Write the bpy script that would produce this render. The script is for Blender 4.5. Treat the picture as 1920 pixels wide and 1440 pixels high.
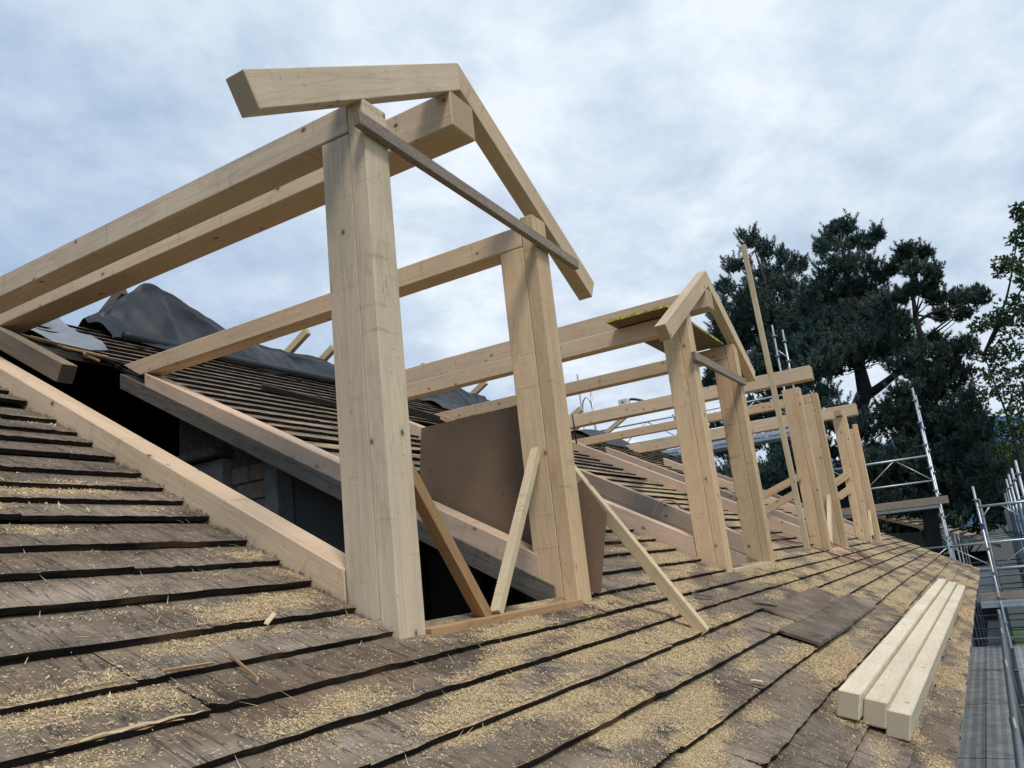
import bpy, bmesh, math, random
import numpy as np
from mathutils import Vector, Matrix
random.seed(7); RNG = np.random.default_rng(7)
R = math.radians
for o in list(bpy.data.objects): bpy.data.objects.remove(o)
S = bpy.context.scene; C = S.collection

# ------------------------------------------------------------------ camera, sky, sun, exposure
F = 1484.97
M = np.array([[0.50828781, -0.85459925, -0.10631847],
              [0.14574758, 0.20703953, -0.96741526],
              [0.84876448, 0.47622972, 0.22979144]])     # rows: right, down, forward
cam = bpy.data.objects.new('camera', bpy.data.cameras.new('camera')); C.objects.link(cam)
cm = Matrix.Identity(4)
for i in range(3):
    cm[i][0] = M[0][i]; cm[i][1] = -M[1][i]; cm[i][2] = -M[2][i]
cam.matrix_world = cm
cam.data.sensor_width = 36; cam.data.lens = F / 1920 * 36
cam.data.clip_start = 0.05; cam.data.clip_end = 9000
S.camera = cam
W = bpy.data.worlds.new('World'); S.world = W; W.use_nodes = True
SUN_EL, SUN_AZ = 57, 219          # sun stands behind the photographer, to the right of the eave
sun = bpy.data.objects.new('sun', bpy.data.lights.new('sun', 'SUN')); C.objects.link(sun)
sun.data.energy = 2.15; sun.data.angle = R(14); sun.data.color = (1, .93, .82)
sdir = Vector((math.sin(R(SUN_AZ)) * math.cos(R(SUN_EL)), math.cos(R(SUN_AZ)) * math.cos(R(SUN_EL)), math.sin(R(SUN_EL))))
sun.rotation_euler = sdir.to_track_quat('Z', 'Y').to_euler()
S.view_settings.view_transform = 'Standard'; S.view_settings.look = 'None'
S.view_settings.exposure = 0.09; S.view_settings.gamma = 1; S.view_settings.use_curve_mapping = False

# ------------------------------------------------------------------ node helpers
class NT:
    def __init__(s, tree): s.t = tree; s.n = tree.nodes; s.l = tree.links
    def new(s, kind, **kw):
        n = s.n.new(kind)
        for k, v in kw.items(): setattr(n, k, v)
        return n
    def put(s, sock, v):
        if isinstance(v, bpy.types.NodeSocket): s.l.new(v, sock)
        elif v is not None: sock.default_value = v
    def math(s, op, a, b=None, c=None, clamp=False):
        n = s.new('ShaderNodeMath', operation=op, use_clamp=clamp)
        s.put(n.inputs[0], a); s.put(n.inputs[1], b); s.put(n.inputs[2], c); return n.outputs[0]
    def vmath(s, op, a, b=None):
        n = s.new('ShaderNodeVectorMath', operation=op); s.put(n.inputs[0], a); s.put(n.inputs[1], b)
        return n.outputs['Value'] if op in ('DOT_PRODUCT', 'LENGTH') else n.outputs[0]
    def noise(s, vec, scale, detail=4, rough=.55, dist=0, out=0):
        n = s.new('ShaderNodeTexNoise'); s.put(n.inputs['Vector'], vec); n.inputs['Scale'].default_value = scale
        n.inputs['Detail'].default_value = detail; n.inputs['Roughness'].default_value = rough; n.inputs['Distortion'].default_value = dist
        return n.outputs[out]
    def vor(s, vec, scale, out='Distance', rnd=1, feature='F1'):
        n = s.new('ShaderNodeTexVoronoi', feature=feature); s.put(n.inputs['Vector'], vec); n.inputs['Scale'].default_value = scale
        n.inputs['Randomness'].default_value = rnd; return n.outputs[out]
    def ramp(s, fac, stops):
        n = s.new('ShaderNodeValToRGB'); s.put(n.inputs[0], fac); e = n.color_ramp.elements
        while len(e) < len(stops): e.new(.5)
        for k, (p, c) in enumerate(stops):
            e[k].position = p; e[k].color = (c, c, c, 1) if isinstance(c, (int, float)) else (*c, 1)
        return n.outputs[0]
    def mix(s, fac, a, b, mode='MIX'):
        n = s.new('ShaderNodeMix', data_type='RGBA', blend_type=mode); s.put(n.inputs[0], fac)
        s.put(n.inputs[6], a if not isinstance(a, tuple) else (*a, 1)); s.put(n.inputs[7], b if not isinstance(b, tuple) else (*b, 1))
        return n.outputs[2]
    def map(s, vec, scale=(1, 1, 1), rot=(0, 0, 0), loc=(0, 0, 0)):
        n = s.new('ShaderNodeMapping'); s.put(n.inputs[0], vec)
        n.inputs['Scale'].default_value = scale; n.inputs['Rotation'].default_value = rot; n.inputs['Location'].default_value = loc
        return n.outputs[0]
def mat(name):
    m = bpy.data.materials.new(name); m.use_nodes = True; t = NT(m.node_tree); b = m.node_tree.nodes['Principled BSDF']
    return m, t, b
def finish(t, b, col, rough=.8, bump=None, bstr=.3, bdist=.002, spec=None, metal=None):
    t.put(b.inputs['Base Color'], (*col, 1) if isinstance(col, tuple) else col); t.put(b.inputs['Roughness'], rough)
    if bump is not None:
        n = t.new('ShaderNodeBump'); n.inputs['Strength'].default_value = bstr; n.inputs['Distance'].default_value = bdist
        t.put(n.inputs['Height'], bump); t.l.new(n.outputs[0], b.inputs['Normal'])
    if spec is not None: b.inputs['Specular IOR Level'].default_value = spec
    if metal is not None: b.inputs['Metallic'].default_value = metal

# ------------------------------------------------------------------ overcast sky with broken cloud
t = NT(W.node_tree); t.n.clear()
out = t.new('ShaderNodeOutputWorld'); bg = t.new('ShaderNodeBackground'); bg.inputs[1].default_value = 1.07
sky = t.new('ShaderNodeTexSky', sky_type='NISHITA'); sky.sun_disc = False
sky.sun_elevation = R(SUN_EL); sky.sun_rotation = R(SUN_AZ)
blue = t.mix(1.0, sky.outputs[0], (.075, .075, .08), 'MULTIPLY')
tc = t.new('ShaderNodeTexCoord').outputs['Generated']
sep = t.new('ShaderNodeSeparateXYZ'); t.put(sep.inputs[0], tc)
zz = t.math('MAXIMUM', sep.outputs[2], .04)
den = t.math('ADD', zz, .22)
cmb = t.new('ShaderNodeCombineXYZ')
t.put(cmb.inputs[0], t.math('DIVIDE', sep.outputs[0], den)); t.put(cmb.inputs[1], t.math('DIVIDE', sep.outputs[1], den))
cv = t.map(cmb.outputs[0], (1, 1.1, 1), (0, 0, .6), (3.1, 1.7, 0))
n1 = t.noise(cv, .62, 3, .5, .3)
n2 = t.noise(cv, 2.9, 10, .6, .12)
n3 = t.noise(t.map(cv, (1.2, .9, 1), (0, 0, .4), (7, 3, 2)), 8.5, 8, .62, .1)
cover = t.math('ADD', t.math('MULTIPLY', n1, .75), t.math('ADD', t.math('MULTIPLY', n2, .44), t.math('MULTIPLY', n3, .17)))
# thicker white cloud low in front of the house, thinner towards the zenith side on the left
tilt = t.vmath('DOT_PRODUCT', tc, (.34, -.17, -.10))
cover = t.math('ADD', cover, tilt)
cf = t.ramp(cover, [(.50, 0.0), (.88, 1.0)])
shade = t.math('ADD', t.math('MULTIPLY', t.noise(cv, 3.8, 9, .6, .15), .8), t.math('MULTIPLY', n1, .35))
ccol = t.ramp(shade, [(.34, (.42, .52, .66)), (.54, (.58, .67, .79)), (.70, (.76, .83, .90))])
base = t.mix(.70, blue, (.235, .39, .62))
base = t.mix(t.ramp(n2, [(.3, .15), (.7, .55)]), base, (.44, .57, .75))
t.l.new(t.mix(cf, base, ccol), bg.inputs[0]); t.l.new(bg.outputs[0], out.inputs[0])

# ------------------------------------------------------------------ object helpers
def tag(o, label=None, cat=None, group=None, kind=None):
    for k, v in (('label', label), ('category', cat), ('group', group), ('kind', kind)):
        if v: o[k] = v
    return o
def empty(name, loc, label=None, cat=None, group=None):
    o = bpy.data.objects.new(name, None); C.objects.link(o); o.location = loc; o.empty_display_size = .1
    o['_'] = 0; del o['_']
    return tag(o, label, cat, group)
def origin(p): 
    v = Vector((0, 0, 0))
    while p is not None: v += Vector(p.location); p = p.parent
    return v
def link(name, me, mats, parent=None, mw=None, label=None):
    o = bpy.data.objects.new(name, me); C.objects.link(o)
    if mats is not None and len(me.materials) == 0:
        for m_ in (mats if isinstance(mats, (list, tuple)) else [mats]): me.materials.append(m_)
    mw = mw if mw is not None else Matrix.Identity(4)
    if parent:
        o.parent = parent
        pw = parent.get('_w'); 
        base = WORLD[parent.name]
        o.matrix_local = base.inverted() @ mw
    else: o.matrix_local = mw
    WORLD[o.name] = mw.copy()
    if label: o['label'] = label
    return o
WORLD = {}
def thing(name, loc, label, cat, group=None):
    o = empty(name, loc, label, cat, group); WORLD[o.name] = Matrix.Translation(Vector(loc)); return o
def beam(name, a, b, w, h, m, parent=None, up=(0, 0, 1), cut0=0, cut1=0, cham=.003, label=None):
    """timber from a to b (centre line), w across, h in the direction up; cutN shears an end face along the height"""
    a = Vector(a); b = Vector(b); X = (b - a); L = X.length; X.normalize()
    Z = Vector(up); Z = (Z - X * Z.dot(X)).normalized(); Y = Z.cross(X)
    bm = bmesh.new()
    v = []
    for (x, c) in ((0, cut0), (L, cut1)):
        for (y, z) in ((-w/2, -h/2), (w/2, -h/2), (w/2, h/2), (-w/2, h/2)):
            v.append(bm.verts.new((x + c * z, y, z)))
    for f in ((3, 2, 1, 0), (4, 5, 6, 7), (0, 1, 5, 4), (1, 2, 6, 5), (2, 3, 7, 6), (3, 0, 4, 7)): bm.faces.new([v[i] for i in f])
    if cham: bmesh.ops.bevel(bm, geom=list(bm.edges), offset=cham, segments=1, affect='EDGES', profile=.5)
    bmesh.ops.recalc_face_normals(bm, faces=bm.faces)
    me = bpy.data.meshes.new(name); bm.to_mesh(me); bm.free()
    mw = Matrix.Identity(4)
    for i in range(3): mw[i][0] = X[i]; mw[i][1] = Y[i]; mw[i][2] = Z[i]; mw[i][3] = a[i]
    return link(name, me, m, parent, mw, label)
def bx(name, x, y, z, m, parent=None, axis='x', cham=.003, label=None, cut0=0, cut1=0):
    cx, cy, cz = (x[0]+x[1])/2, (y[0]+y[1])/2, (z[0]+z[1])/2
    if axis == 'x': return beam(name, (x[0], cy, cz), (x[1], cy, cz), y[1]-y[0], z[1]-z[0], m, parent, (0, 0, 1), cut0, cut1, cham, label)
    if axis == 'y': return beam(name, (cx, y[0], cz), (cx, y[1], cz), x[1]-x[0], z[1]-z[0], m, parent, (0, 0, 1), cut0, cut1, cham, label)
    return beam(name, (cx, cy, z[0]), (cx, cy, z[1]), x[1]-x[0], y[1]-y[0], m, parent, (0, 1, 0), cut0, cut1, cham, label)
def mesh_np(name, V, Fq, m, parent=None, label=None, nper=4):
    V = np.asarray(V, np.float32).reshape(-1, 3); Fq = np.asarray(Fq, np.int32).reshape(-1, nper)
    me = bpy.data.meshes.new(name); me.vertices.add(len(V)); me.vertices.foreach_set('co', V.ravel())
    me.loops.add(Fq.size); me.loops.foreach_set('vertex_index', Fq.ravel())
    me.polygons.add(len(Fq)); me.polygons.foreach_set('loop_start', np.arange(0, Fq.size, nper, dtype=np.int32))
    me.update(calc_edges=True)
    if parent: 
        return link(name, me, m, parent, Matrix.Identity(4), label)
    return link(name, me, m, None, None, label)
class MB:
    """collects tubes and boxes into one mesh"""
    def __init__(s): s.v = []; s.f = []
    def box(s, x, y, z):
        n = len(s.v)
        s.v += [(a, b, c) for a in x for b in y for c in z]
        s.f += [[n+i for i in q] for q in ((0,1,3,2),(4,6,7,5),(0,4,5,1),(2,3,7,6),(0,2,6,4),(1,5,7,3))]
    def tube(s, pts, r, seg=8, cap=True):
        pts = [Vector(p) for p in pts]; rr = r if isinstance(r, (list, tuple)) else [r]*len(pts)
        rings = []
        prev = None
        for i, p in enumerate(pts):
            d = (pts[min(i+1, len(pts)-1)] - pts[max(i-1, 0)]).normalized()
            if prev is None:
                a = d.orthogonal().normalized()
            else: a = (prev - d * prev.dot(d)).normalized()
            prev = a; b_ = d.cross(a); n = len(s.v)
            for k in range(seg):
                an = 2*math.pi*k/seg; s.v.append(tuple(p + (a*math.cos(an) + b_*math.sin(an))*rr[i]))
            rings.append(n)
        for i in range(len(rings)-1):
            for k in range(seg):
                k2 = (k+1) % seg; s.f.append([rings[i]+k, rings[i]+k2, rings[i+1]+k2, rings[i+1]+k])
        if cap:
            s.f.append([rings[0]+k for k in range(seg)][::-1]); s.f.append([rings[-1]+k for k in range(seg)])
    def build(s, name, m, parent=None, label=None, smooth=False):
        me = bpy.data.meshes.new(name); me.from_pydata(s.v, [], s.f)
        if smooth: me.shade_smooth()
        return link(name, me, m, parent, Matrix.Identity(4), label)
def tube(name, pts, r, m, parent=None, seg=8, label=None, smooth=True):
    b = MB(); b.tube(pts, r, seg); return b.build(name, m, parent, label, smooth)

# rays through the photograph, used only to measure where things stand
def ray(px, py): return np.array([(px-960)/F, (py-720)/F, 1.]) @ M
def at_x(px, py, x): d = ray(px, py); return Vector(d*x/d[0])
def at_y(px, py, y): d = ray(px, py); return Vector(d*y/d[1])
def at_z(px, py, z): d = ray(px, py); return Vector(d*z/d[2])
def at_d(px, py, D): d = ray(px, py); return Vector(d*D/np.linalg.norm(d[:2]))
AL = 0.504179315; TA = math.tan(AL); CA = math.cos(AL); SA = math.sin(AL)
def rz(y, off=0): return -.165 + TA*(y - 1.683) + off/CA       # height of the shingled slope
def on_roof(px, py, off=0):
    d = ray(px, py); z0 = rz(0, off); s = z0/(d[2]-TA*d[1]); return Vector(d*s)

# ------------------------------------------------------------------ materials
def wood(name, col, dark, knots=1., stain=.25, streak=1., roughsawn=0., fresh=1.):
    m, t, b = mat(name)
    oc = t.new('ShaderNodeTexCoord').outputs['Object']
    oi = t.new('ShaderNodeObjectInfo').outputs['Random']
    off = t.new('ShaderNodeCombineXYZ')
    for i, k in enumerate((41., 17., 29.)): t.put(off.inputs[i], t.math('MULTIPLY', oi, k))
    p = t.vmath('ADD', oc, off.outputs[0])
    warp = t.noise(p, 3.0, 2, .5, 0, 1)
    pw = t.vmath('ADD', p, t.vmath('MULTIPLY', t.vmath('SUBTRACT', warp, (.5, .5, .5)), (.0, .03, .03)))
    kv = t.vor(t.map(p, (.75, 1, 1)), 8.5)
    figure = t.noise(t.map(pw, (.8, 22, 22)), 1.0, 5, .6, .3)
    fine = t.noise(t.map(pw, (3, 150, 150)), 1.0, 4, .65)
    rf_ = t.noise(t.map(pw, (.35, 5.5, 5.5), loc=(2, 2, 2)), 1.0, 2, .45, .2)
    saw_t = t.math('FRACT', t.math('MULTIPLY', rf_, 26.0))
    lines = t.ramp(saw_t, [(.0, 0.), (.72, .12), (.93, 1.), (1., 0.)])
    col_f = t.ramp(figure, [(.28, tuple(.55*a_+.45*b_ for a_, b_ in zip(dark, col))), (.50, col), (.78, tuple(min(1, c*1.08) for c in col))])
    c = t.mix(t.math('MULTIPLY', t.ramp(fine, [(.38, 1.), (.62, 0.)]), .24*streak), col_f, tuple(d*.72 for d in dark))
    c = t.mix(t.math('MULTIPLY', lines, .34*streak), c, tuple(d*.80 for d in dark))
    tone = t.math('ADD', t.math('MULTIPLY', oi, .22), .90)
    br = t.noise(p, 1.3, 3, .5)
    c = t.mix(1., c, t.ramp(br, [(.3, .86), (.7, 1.06)]), 'MULTIPLY')
    tn = t.new('ShaderNodeCombineXYZ')
    for i in range(3): t.put(tn.inputs[i], tone)
    c = t.mix(1., c, tn.outputs[0], 'MULTIPLY')
    st = t.noise(t.map(p, (1.5, 6, 6), loc=(5, 2, 1)), 1.6, 6, .7)
    c = t.mix(t.math('MULTIPLY', t.ramp(st, [(.52, 0.), (.78, 1.)]), stain), c, (.20, .175, .15))
    # narrow dark dents and drag marks across the timber
    dm = t.noise(t.map(p, (26, 3.5, 3.5), loc=(1, 8, 4)), 1.0, 3, .6)
    c = t.mix(t.math('MULTIPLY', t.ramp(dm, [(.62, 0.), (.72, 1.)]), .42), c, tuple(d*.5 for d in dark))
    # knots
    kf = t.ramp(kv, [(.055, 1.), (.115, 0.)])
    halo = t.ramp(kv, [(.10, 1.), (.24, 0.)])
    c = t.mix(t.math('MULTIPLY', halo, .35*knots), c, tuple(d*.9 for d in dark))
    c = t.mix(t.math('MULTIPLY', kf, .85*knots), c, (.075, .042, .022))
    # screw heads and small holes
    sc = t.vor(t.map(p, (1, 1, 1), loc=(9, 9, 9)), 17)
    c = t.mix(t.math('MULTIPLY', t.ramp(sc, [(.035, 1.), (.06, 0.)]), .8), c, (.05, .035, .025))
    # end grain, with the shade on timber ends put into its dark colour
    nn = t.new('ShaderNodeSeparateXYZ'); t.put(nn.inputs[0], t.new('ShaderNodeTexCoord').outputs['Normal'])
    endf = t.math('GREATER_THAN', t.math('ABSOLUTE', nn.outputs[0]), .75)
    ring = t.new('ShaderNodeTexWave', wave_type='RINGS', rings_direction='X'); t.put(ring.inputs['Vector'], t.map(oc, (1, 1, 1), loc=(0, .09, .12)))
    ring.inputs['Scale'].default_value = 26; ring.inputs['Distortion'].default_value = 1.5; ring.inputs['Detail'].default_value = 3
    ec = t.mix(t.math('MULTIPLY', ring.outputs[1], .5), tuple(c_*.70 for c_ in col), tuple(d*.62 for d in dark))
    ec = t.mix(t.noise(oc, 60, 4, .7), ec, tuple(d*.7 for d in dark))
    c = t.mix(t.math('MULTIPLY', endf, .9), c, ec)
    saw = t.noise(t.map(p, (170, 4, 4)), 1.0, 2, .5)
    c = t.mix(t.math('MULTIPLY', t.ramp(saw, [(.38, .06), (.55, 0.)]), 1.), c, tuple(d*.6 for d in dark))
    smg = t.noise(t.map(p, (4, 14, 14), loc=(3, 3, 7)), 1.4, 7, .75, .4)
    c = t.mix(t.math('MULTIPLY', t.ramp(smg, [(.60, 0.), (.70, 1.)]), stain*.9), c, (.14, .115, .09))
    hgt = t.math('ADD', t.math('MULTIPLY', fine, .6), t.math('MULTIPLY', saw, .15 + roughsawn))
    if roughsawn:
        rs = t.noise(t.map(p, (60, 130, 130)), 1.0, 6, .8)
        c = t.mix(t.ramp(rs, [(.42, .55), (.6, 0.)]), c, tuple(d*.45 for d in dark)); hgt = t.math('ADD', hgt, rs)
    finish(t, b, c, .78, hgt, .35, .0016, .25)
    return m
M_PINE = wood('fresh_spruce', (.75, .555, .37), (.58, .405, .25), stain=.18)
M_GREY = wood('handled_spruce', (.75, .60, .435), (.58, .44, .30), stain=.5)
M_WARM = wood('warm_spruce', (.75, .535, .33), (.56, .36, .195), stain=.15)
M_ROSE = wood('planed_spruce', (.73, .53, .385), (.56, .38, .255), stain=.12)
M_ROUGH = wood('rough_sawn_board', (.46, .365, .295), (.29, .22, .175), stain=.4, roughsawn=1.2)
M_OLD = wood('old_grey_timber', (.20, .175, .145), (.085, .07, .058), knots=.5, stain=.6, streak=2)
M_ORANGE = wood('reddish_larch', (.52, .315, .155), (.34, .18, .08), stain=.2, streak=1.4)
M_STACK = wood('planed_pale_beam', (.82, .71, .53), (.68, .56, .39), stain=.03, knots=.7)
M_STUB = wood('cut_old_timber', (.30, .22, .145), (.13, .10, .07), knots=.4, stain=.5)
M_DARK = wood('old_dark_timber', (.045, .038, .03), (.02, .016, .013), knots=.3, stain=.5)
M_BATTEN = wood('light_batten', (.68, .54, .35), (.52, .37, .21), stain=.1)

# sawdust drifts: the same smooth field drives the dust in the shader and the loose flakes
WAVES = [(1.3, 2.3, .4, .28), (-2.1, 5.9, 1.1, .27), (2.9, -8.7, 2.2, .25), (4.9, 13.1, .3, .21), (-7.3, 18.9, 4.0, .18), (9.1, -29., 5.1, .15), (2.1, 37., .9, .16), (19., 17., 2.0, .12)]
def dust_np(x, y):
    d = np.zeros_like(x)
    for a, b_, ph, am in WAVES: d = d + am*np.sin(a*x + b_*y + ph + .8*np.sin(1.7*y + .9*x))
    d = d + .52*np.clip((1.72-y)/.35, 0, 1)*np.clip((3.4-x)/1., 0, 1) + .31*np.clip((x-1.2)/3.2, 0, 1) - .34*np.clip((y-1.75)/.3, 0, 1)*np.clip((2.6-x)/.5, 0, 1) - .20
    return d
def shingle_mat(name, dusty=1., base=None):
    m, t, b = mat(name)
    pos = t.new('ShaderNodeNewGeometry').outputs['Position']
    sx = t.new('ShaderNodeSeparateXYZ'); t.put(sx.inputs[0], pos)
    x, y = sx.outputs[0], sx.outputs[1]
    rl = t.map(pos, (1, 1, 1), (-AL, 0, 0))                     # slope-aligned: x along eave, y up the slope
    oi = t.new('ShaderNodeObjectInfo').outputs['Random']
    gr = t.noise(t.map(rl, (30, 4.5, 10)), 1.0, 8, .72, .3)
    blot = t.noise(t.map(rl, (2.2, 4.5, 4)), 1.0, 6, .62, .5)
    c = t.ramp(blot, [(.28, (.062, .048, .036)), (.45, (.165, .127, .092)), (.60, (.25, .197, .147)), (.78, (.36, .295, .225))])
    brown = t.noise(t.map(rl, (1.2, 6, 4), loc=(4, 4, 4)), 1.1, 4, .6)
    c = t.mix(t.math('MULTIPLY', t.ramp(brown, [(.46, 0.), (.68, 1.)]), .6), c, (.20, .125, .072))
    c = t.mix(t.math('MULTIPLY', t.ramp(gr, [(.34, 1.), (.52, 0.)]), .5), c, (.028, .025, .022))
    # black algae spots
    al = t.noise(t.map(rl, (3.4, 6.2, 5), loc=(11, 3, 0)), 1.3, 8, .75)
    c = t.mix(t.math('MULTIPLY', t.ramp(al, [(.56, 0.), (.66, 1.)]), .75), c, (.024, .023, .022))
    # cracks running up the slope
    cr = t.noise(t.map(rl, (26, 2.2, 8), loc=(2, 9, 1)), 1.0, 3, .5, 1.2)
    crk = t.ramp(t.math('ABSOLUTE', t.math('SUBTRACT', cr, .5)), [(.004, 1.), (.016, 0.)])
    c = t.mix(t.math('MULTIPLY', crk, .75), c, (.012, .011, .010))
    tone = t.math('ADD', t.math('MULTIPLY', oi, .42), .80)
    tn = t.new('ShaderNodeCombineXYZ')
    for i in range(3): t.put(tn.inputs[i], tone)
    c = t.mix(1., c, tn.outputs[0], 'MULTIPLY')
    hgt = t.math('ADD', t.math('MULTIPLY', gr, .7), t.math('MULTIPLY', crk, -.9))
    if dusty > 0:
        d = None
        ph0 = t.math('MULTIPLY', t.math('SINE', t.math('ADD', t.math('MULTIPLY', y, 1.7), t.math('MULTIPLY', x, .9))), .8)
        for a, b_, ph, am in WAVES:
            s = t.math('SINE', t.math('ADD', t.math('ADD', t.math('MULTIPLY', x, a), t.math('MULTIPLY', y, b_)), t.math('ADD', ph0, ph)))
            d = t.math('MULTIPLY', s, am) if d is None else t.math('MULTIPLY_ADD', s, am, d)
        bias = t.math('MULTIPLY', t.math('DIVIDE', t.math('SUBTRACT', x, 1.2), 3.2, clamp=True), .31)
        d = t.math('ADD', d, t.math('SUBTRACT', bias, .20))
        lowl = t.math('MULTIPLY', t.math('DIVIDE', t.math('SUBTRACT', 1.72, y), .35, clamp=True), t.math('SUBTRACT', 3.4, x, clamp=True))
        d = t.math('MULTIPLY_ADD', lowl, .52, d)
        upl = t.math('MULTIPLY', t.math('DIVIDE', t.math('SUBTRACT', y, 1.75), .3, clamp=True), t.math('DIVIDE', t.math('SUBTRACT', 2.6, x), .5, clamp=True))
        d = t.math('MULTIPLY_ADD', upl, -.34, d)
        far = t.math('DIVIDE', t.math('SUBTRACT', x, 4.5), 4.5, clamp=True)
        up = t.math('DIVIDE', t.math('SUBTRACT', y, 3.0), 2.5, clamp=True)
        d = t.math('ADD', d, t.math('SUBTRACT', t.math('MULTIPLY', far, .22), t.math('MULTIPLY', up, .55)))
        edge = t.noise(t.map(rl, (9, 16, 9)), 1.0, 6, .7)
        d = t.math('ADD', d, t.math('MULTIPLY', t.math('SUBTRACT', edge, .5), 1.9))
        cell = t.vor(t.map(rl, (150, 260, 200)), 1.0, 'Color')
        sc = t.new('ShaderNodeSeparateXYZ'); t.put(sc.inputs[0], cell)
        lim = t.ramp(d, [(.0, .97), (.30, .72), (.62, .30)])
        mask = t.math('GREATER_THAN', sc.outputs[0], lim)
        dc = t.mix(sc.outputs[1], (.38, .26, .12), (.70, .53, .30))
        soft = t.math('MULTIPLY', t.ramp(d, [(.0, 0.), (.65, 1.)]), .60)
        c = t.mix(soft, c, (.36, .275, .165))
        c = t.mix(t.math('MULTIPLY', mask, .85*dusty), c, dc)
        hgt = t.math('ADD', hgt, t.math('MULTIPLY', mask, .8))
    finish(t, b, c, .82, hgt, .55, .0025, .3)
    return m
M_SH = shingle_mat('weathered_shingle')
M_SHC = shingle_mat('bare_shingle', 0)
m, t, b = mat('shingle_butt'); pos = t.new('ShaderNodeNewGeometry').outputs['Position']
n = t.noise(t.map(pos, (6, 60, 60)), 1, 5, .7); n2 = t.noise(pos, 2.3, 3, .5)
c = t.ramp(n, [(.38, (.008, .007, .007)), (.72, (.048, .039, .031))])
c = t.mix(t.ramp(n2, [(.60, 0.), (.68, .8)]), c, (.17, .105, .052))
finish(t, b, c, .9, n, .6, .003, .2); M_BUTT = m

def simple(name, col, rough=.7, metal=0., var=.25, scale=8, bump=.2):
    m, t, b = mat(name); pos = t.new('ShaderNodeNewGeometry').outputs['Position']
    n = t.noise(pos, scale, 6, .65)
    c = t.mix(t.ramp(n, [(.3, 1.), (.7, 0.)]), col, tuple(c_*(1-var) for c_ in col))
    finish(t, b, c, rough, n, bump, .004, None, metal); return m
M_STEEL = simple('galvanised_steel', (.50, .54, .57), .42, .75, .35, 14)
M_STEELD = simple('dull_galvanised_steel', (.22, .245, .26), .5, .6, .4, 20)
M_BLUE = simple('blue_tape', (.03, .10, .42), .5)
M_RED = simple('red_cable_sheath', (.30, .028, .025), .45, 0, .2)
M_ALU = simple('aluminium', (.62, .66, .70), .4, .7, .2, 12)
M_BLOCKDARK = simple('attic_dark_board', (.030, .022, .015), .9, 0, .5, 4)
M_PLASTER = simple('old_plaster', (.70, .66, .60), .9, 0, .45, 9)
M_MORTAR = simple('rough_mortar', (.30, .275, .25), .95, 0, .5, 18, .6)
M_BRICK = simple('clay_block', (.72, .52, .40), .9, 0, .4, 22, .5)
M_WALLDK = simple('grey_panel', (.17, .155, .14), .8, 0, .2, 5)
M_RENDER = simple('rendered_wall', (.42, .41, .37), .9, 0, .15, 3)
M_HWALL = simple('olive_render', (.20, .215, .17), .9, 0, .2, 1)
M_HDARK = simple('dark_timber_cladding', (.045, .035, .03), .8, 0, .4, 3)
M_HROOF = simple('pale_roof_tiles', (.36, .29, .21), .9, 0, .35, 3)
M_GLASS = simple('window_glass', (.03, .04, .05), .1, 0, .1, 2)
M_WHITE = simple('white_plastic', (.66, .68, .68), .5, 0, .08, 10)
M_BLACKP = simple('black_plastic', (.02, .022, .025), .45, 0, .2, 10)
# particle board
m, t, b = mat('brown_particle_board'); oc = t.new('ShaderNodeTexCoord').outputs['Object']
a1 = t.noise(oc, 130, 6, .75); a2 = t.noise(oc, 2.6, 4, .5)
c = t.mix(t.ramp(a1, [(.35, 0.), (.65, 1.)]), (.175, .112, .070), (.32, .22, .145))
c = t.mix(t.ramp(a2, [(.4, 0.), (.75, .5)]), c, (.11, .07, .047)); sp = t.vor(oc, 9)
c = t.mix(t.ramp(sp, [(.03, .8), (.055, 0.)]), c, (.02, .014, .01))
finish(t, b, c, .85, a1, .3, .001, .2); M_CHIP = m
# formwork panel: plywood with yellow painted edges
m, t, b = mat('formwork_panel'); g = t.new('ShaderNodeTexCoord'); oc = g.outputs['Object']
nz = t.new('ShaderNodeSeparateXYZ'); t.put(nz.inputs[0], g.outputs['Normal'])
flat = t.math('GREATER_THAN', t.math('ABSOLUTE', nz.outputs[2]), .7)
gr = t.noise(t.map(oc, (2, 30, 5)), 1, 6, .65)
face = t.ramp(gr, [(.3, (.13, .085, .05)), (.7, (.27, .185, .115))])
yl = t.mix(t.ramp(t.noise(oc, 16, 6, .7), [(.42, 0.), (.56, 1.)]), (.22, .185, .09), (.66, .60, .05))
finish(t, b, t.mix(flat, yl, face), .7, gr, .2, .001, .3); M_FORM = m
# membrane
def membrane(name, c1, c2, sc=2.5, rough=.5):
    m, t, b = mat(name); pos = t.new('ShaderNodeNewGeometry').outputs['Position']
    n = t.noise(pos, sc, 6, .6, .4); f = t.noise(pos, 260, 2, .5)
    big = t.noise(t.map(pos, (3, 4, 4)), 2.4, 6, .62, .6)
    finish(t, b, t.ramp(n, [(.35, c1), (.7, c2)]), rough, t.math('ADD', t.math('MULTIPLY', f, .05), big), .3, .015, .4); return m
M_MEMB = membrane('black_underlay', (.007, .009, .013), (.018, .022, .029))
M_MEMG = membrane('grey_underlay', (.17, .19, .21), (.27, .295, .32), 3.5, .6)
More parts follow.
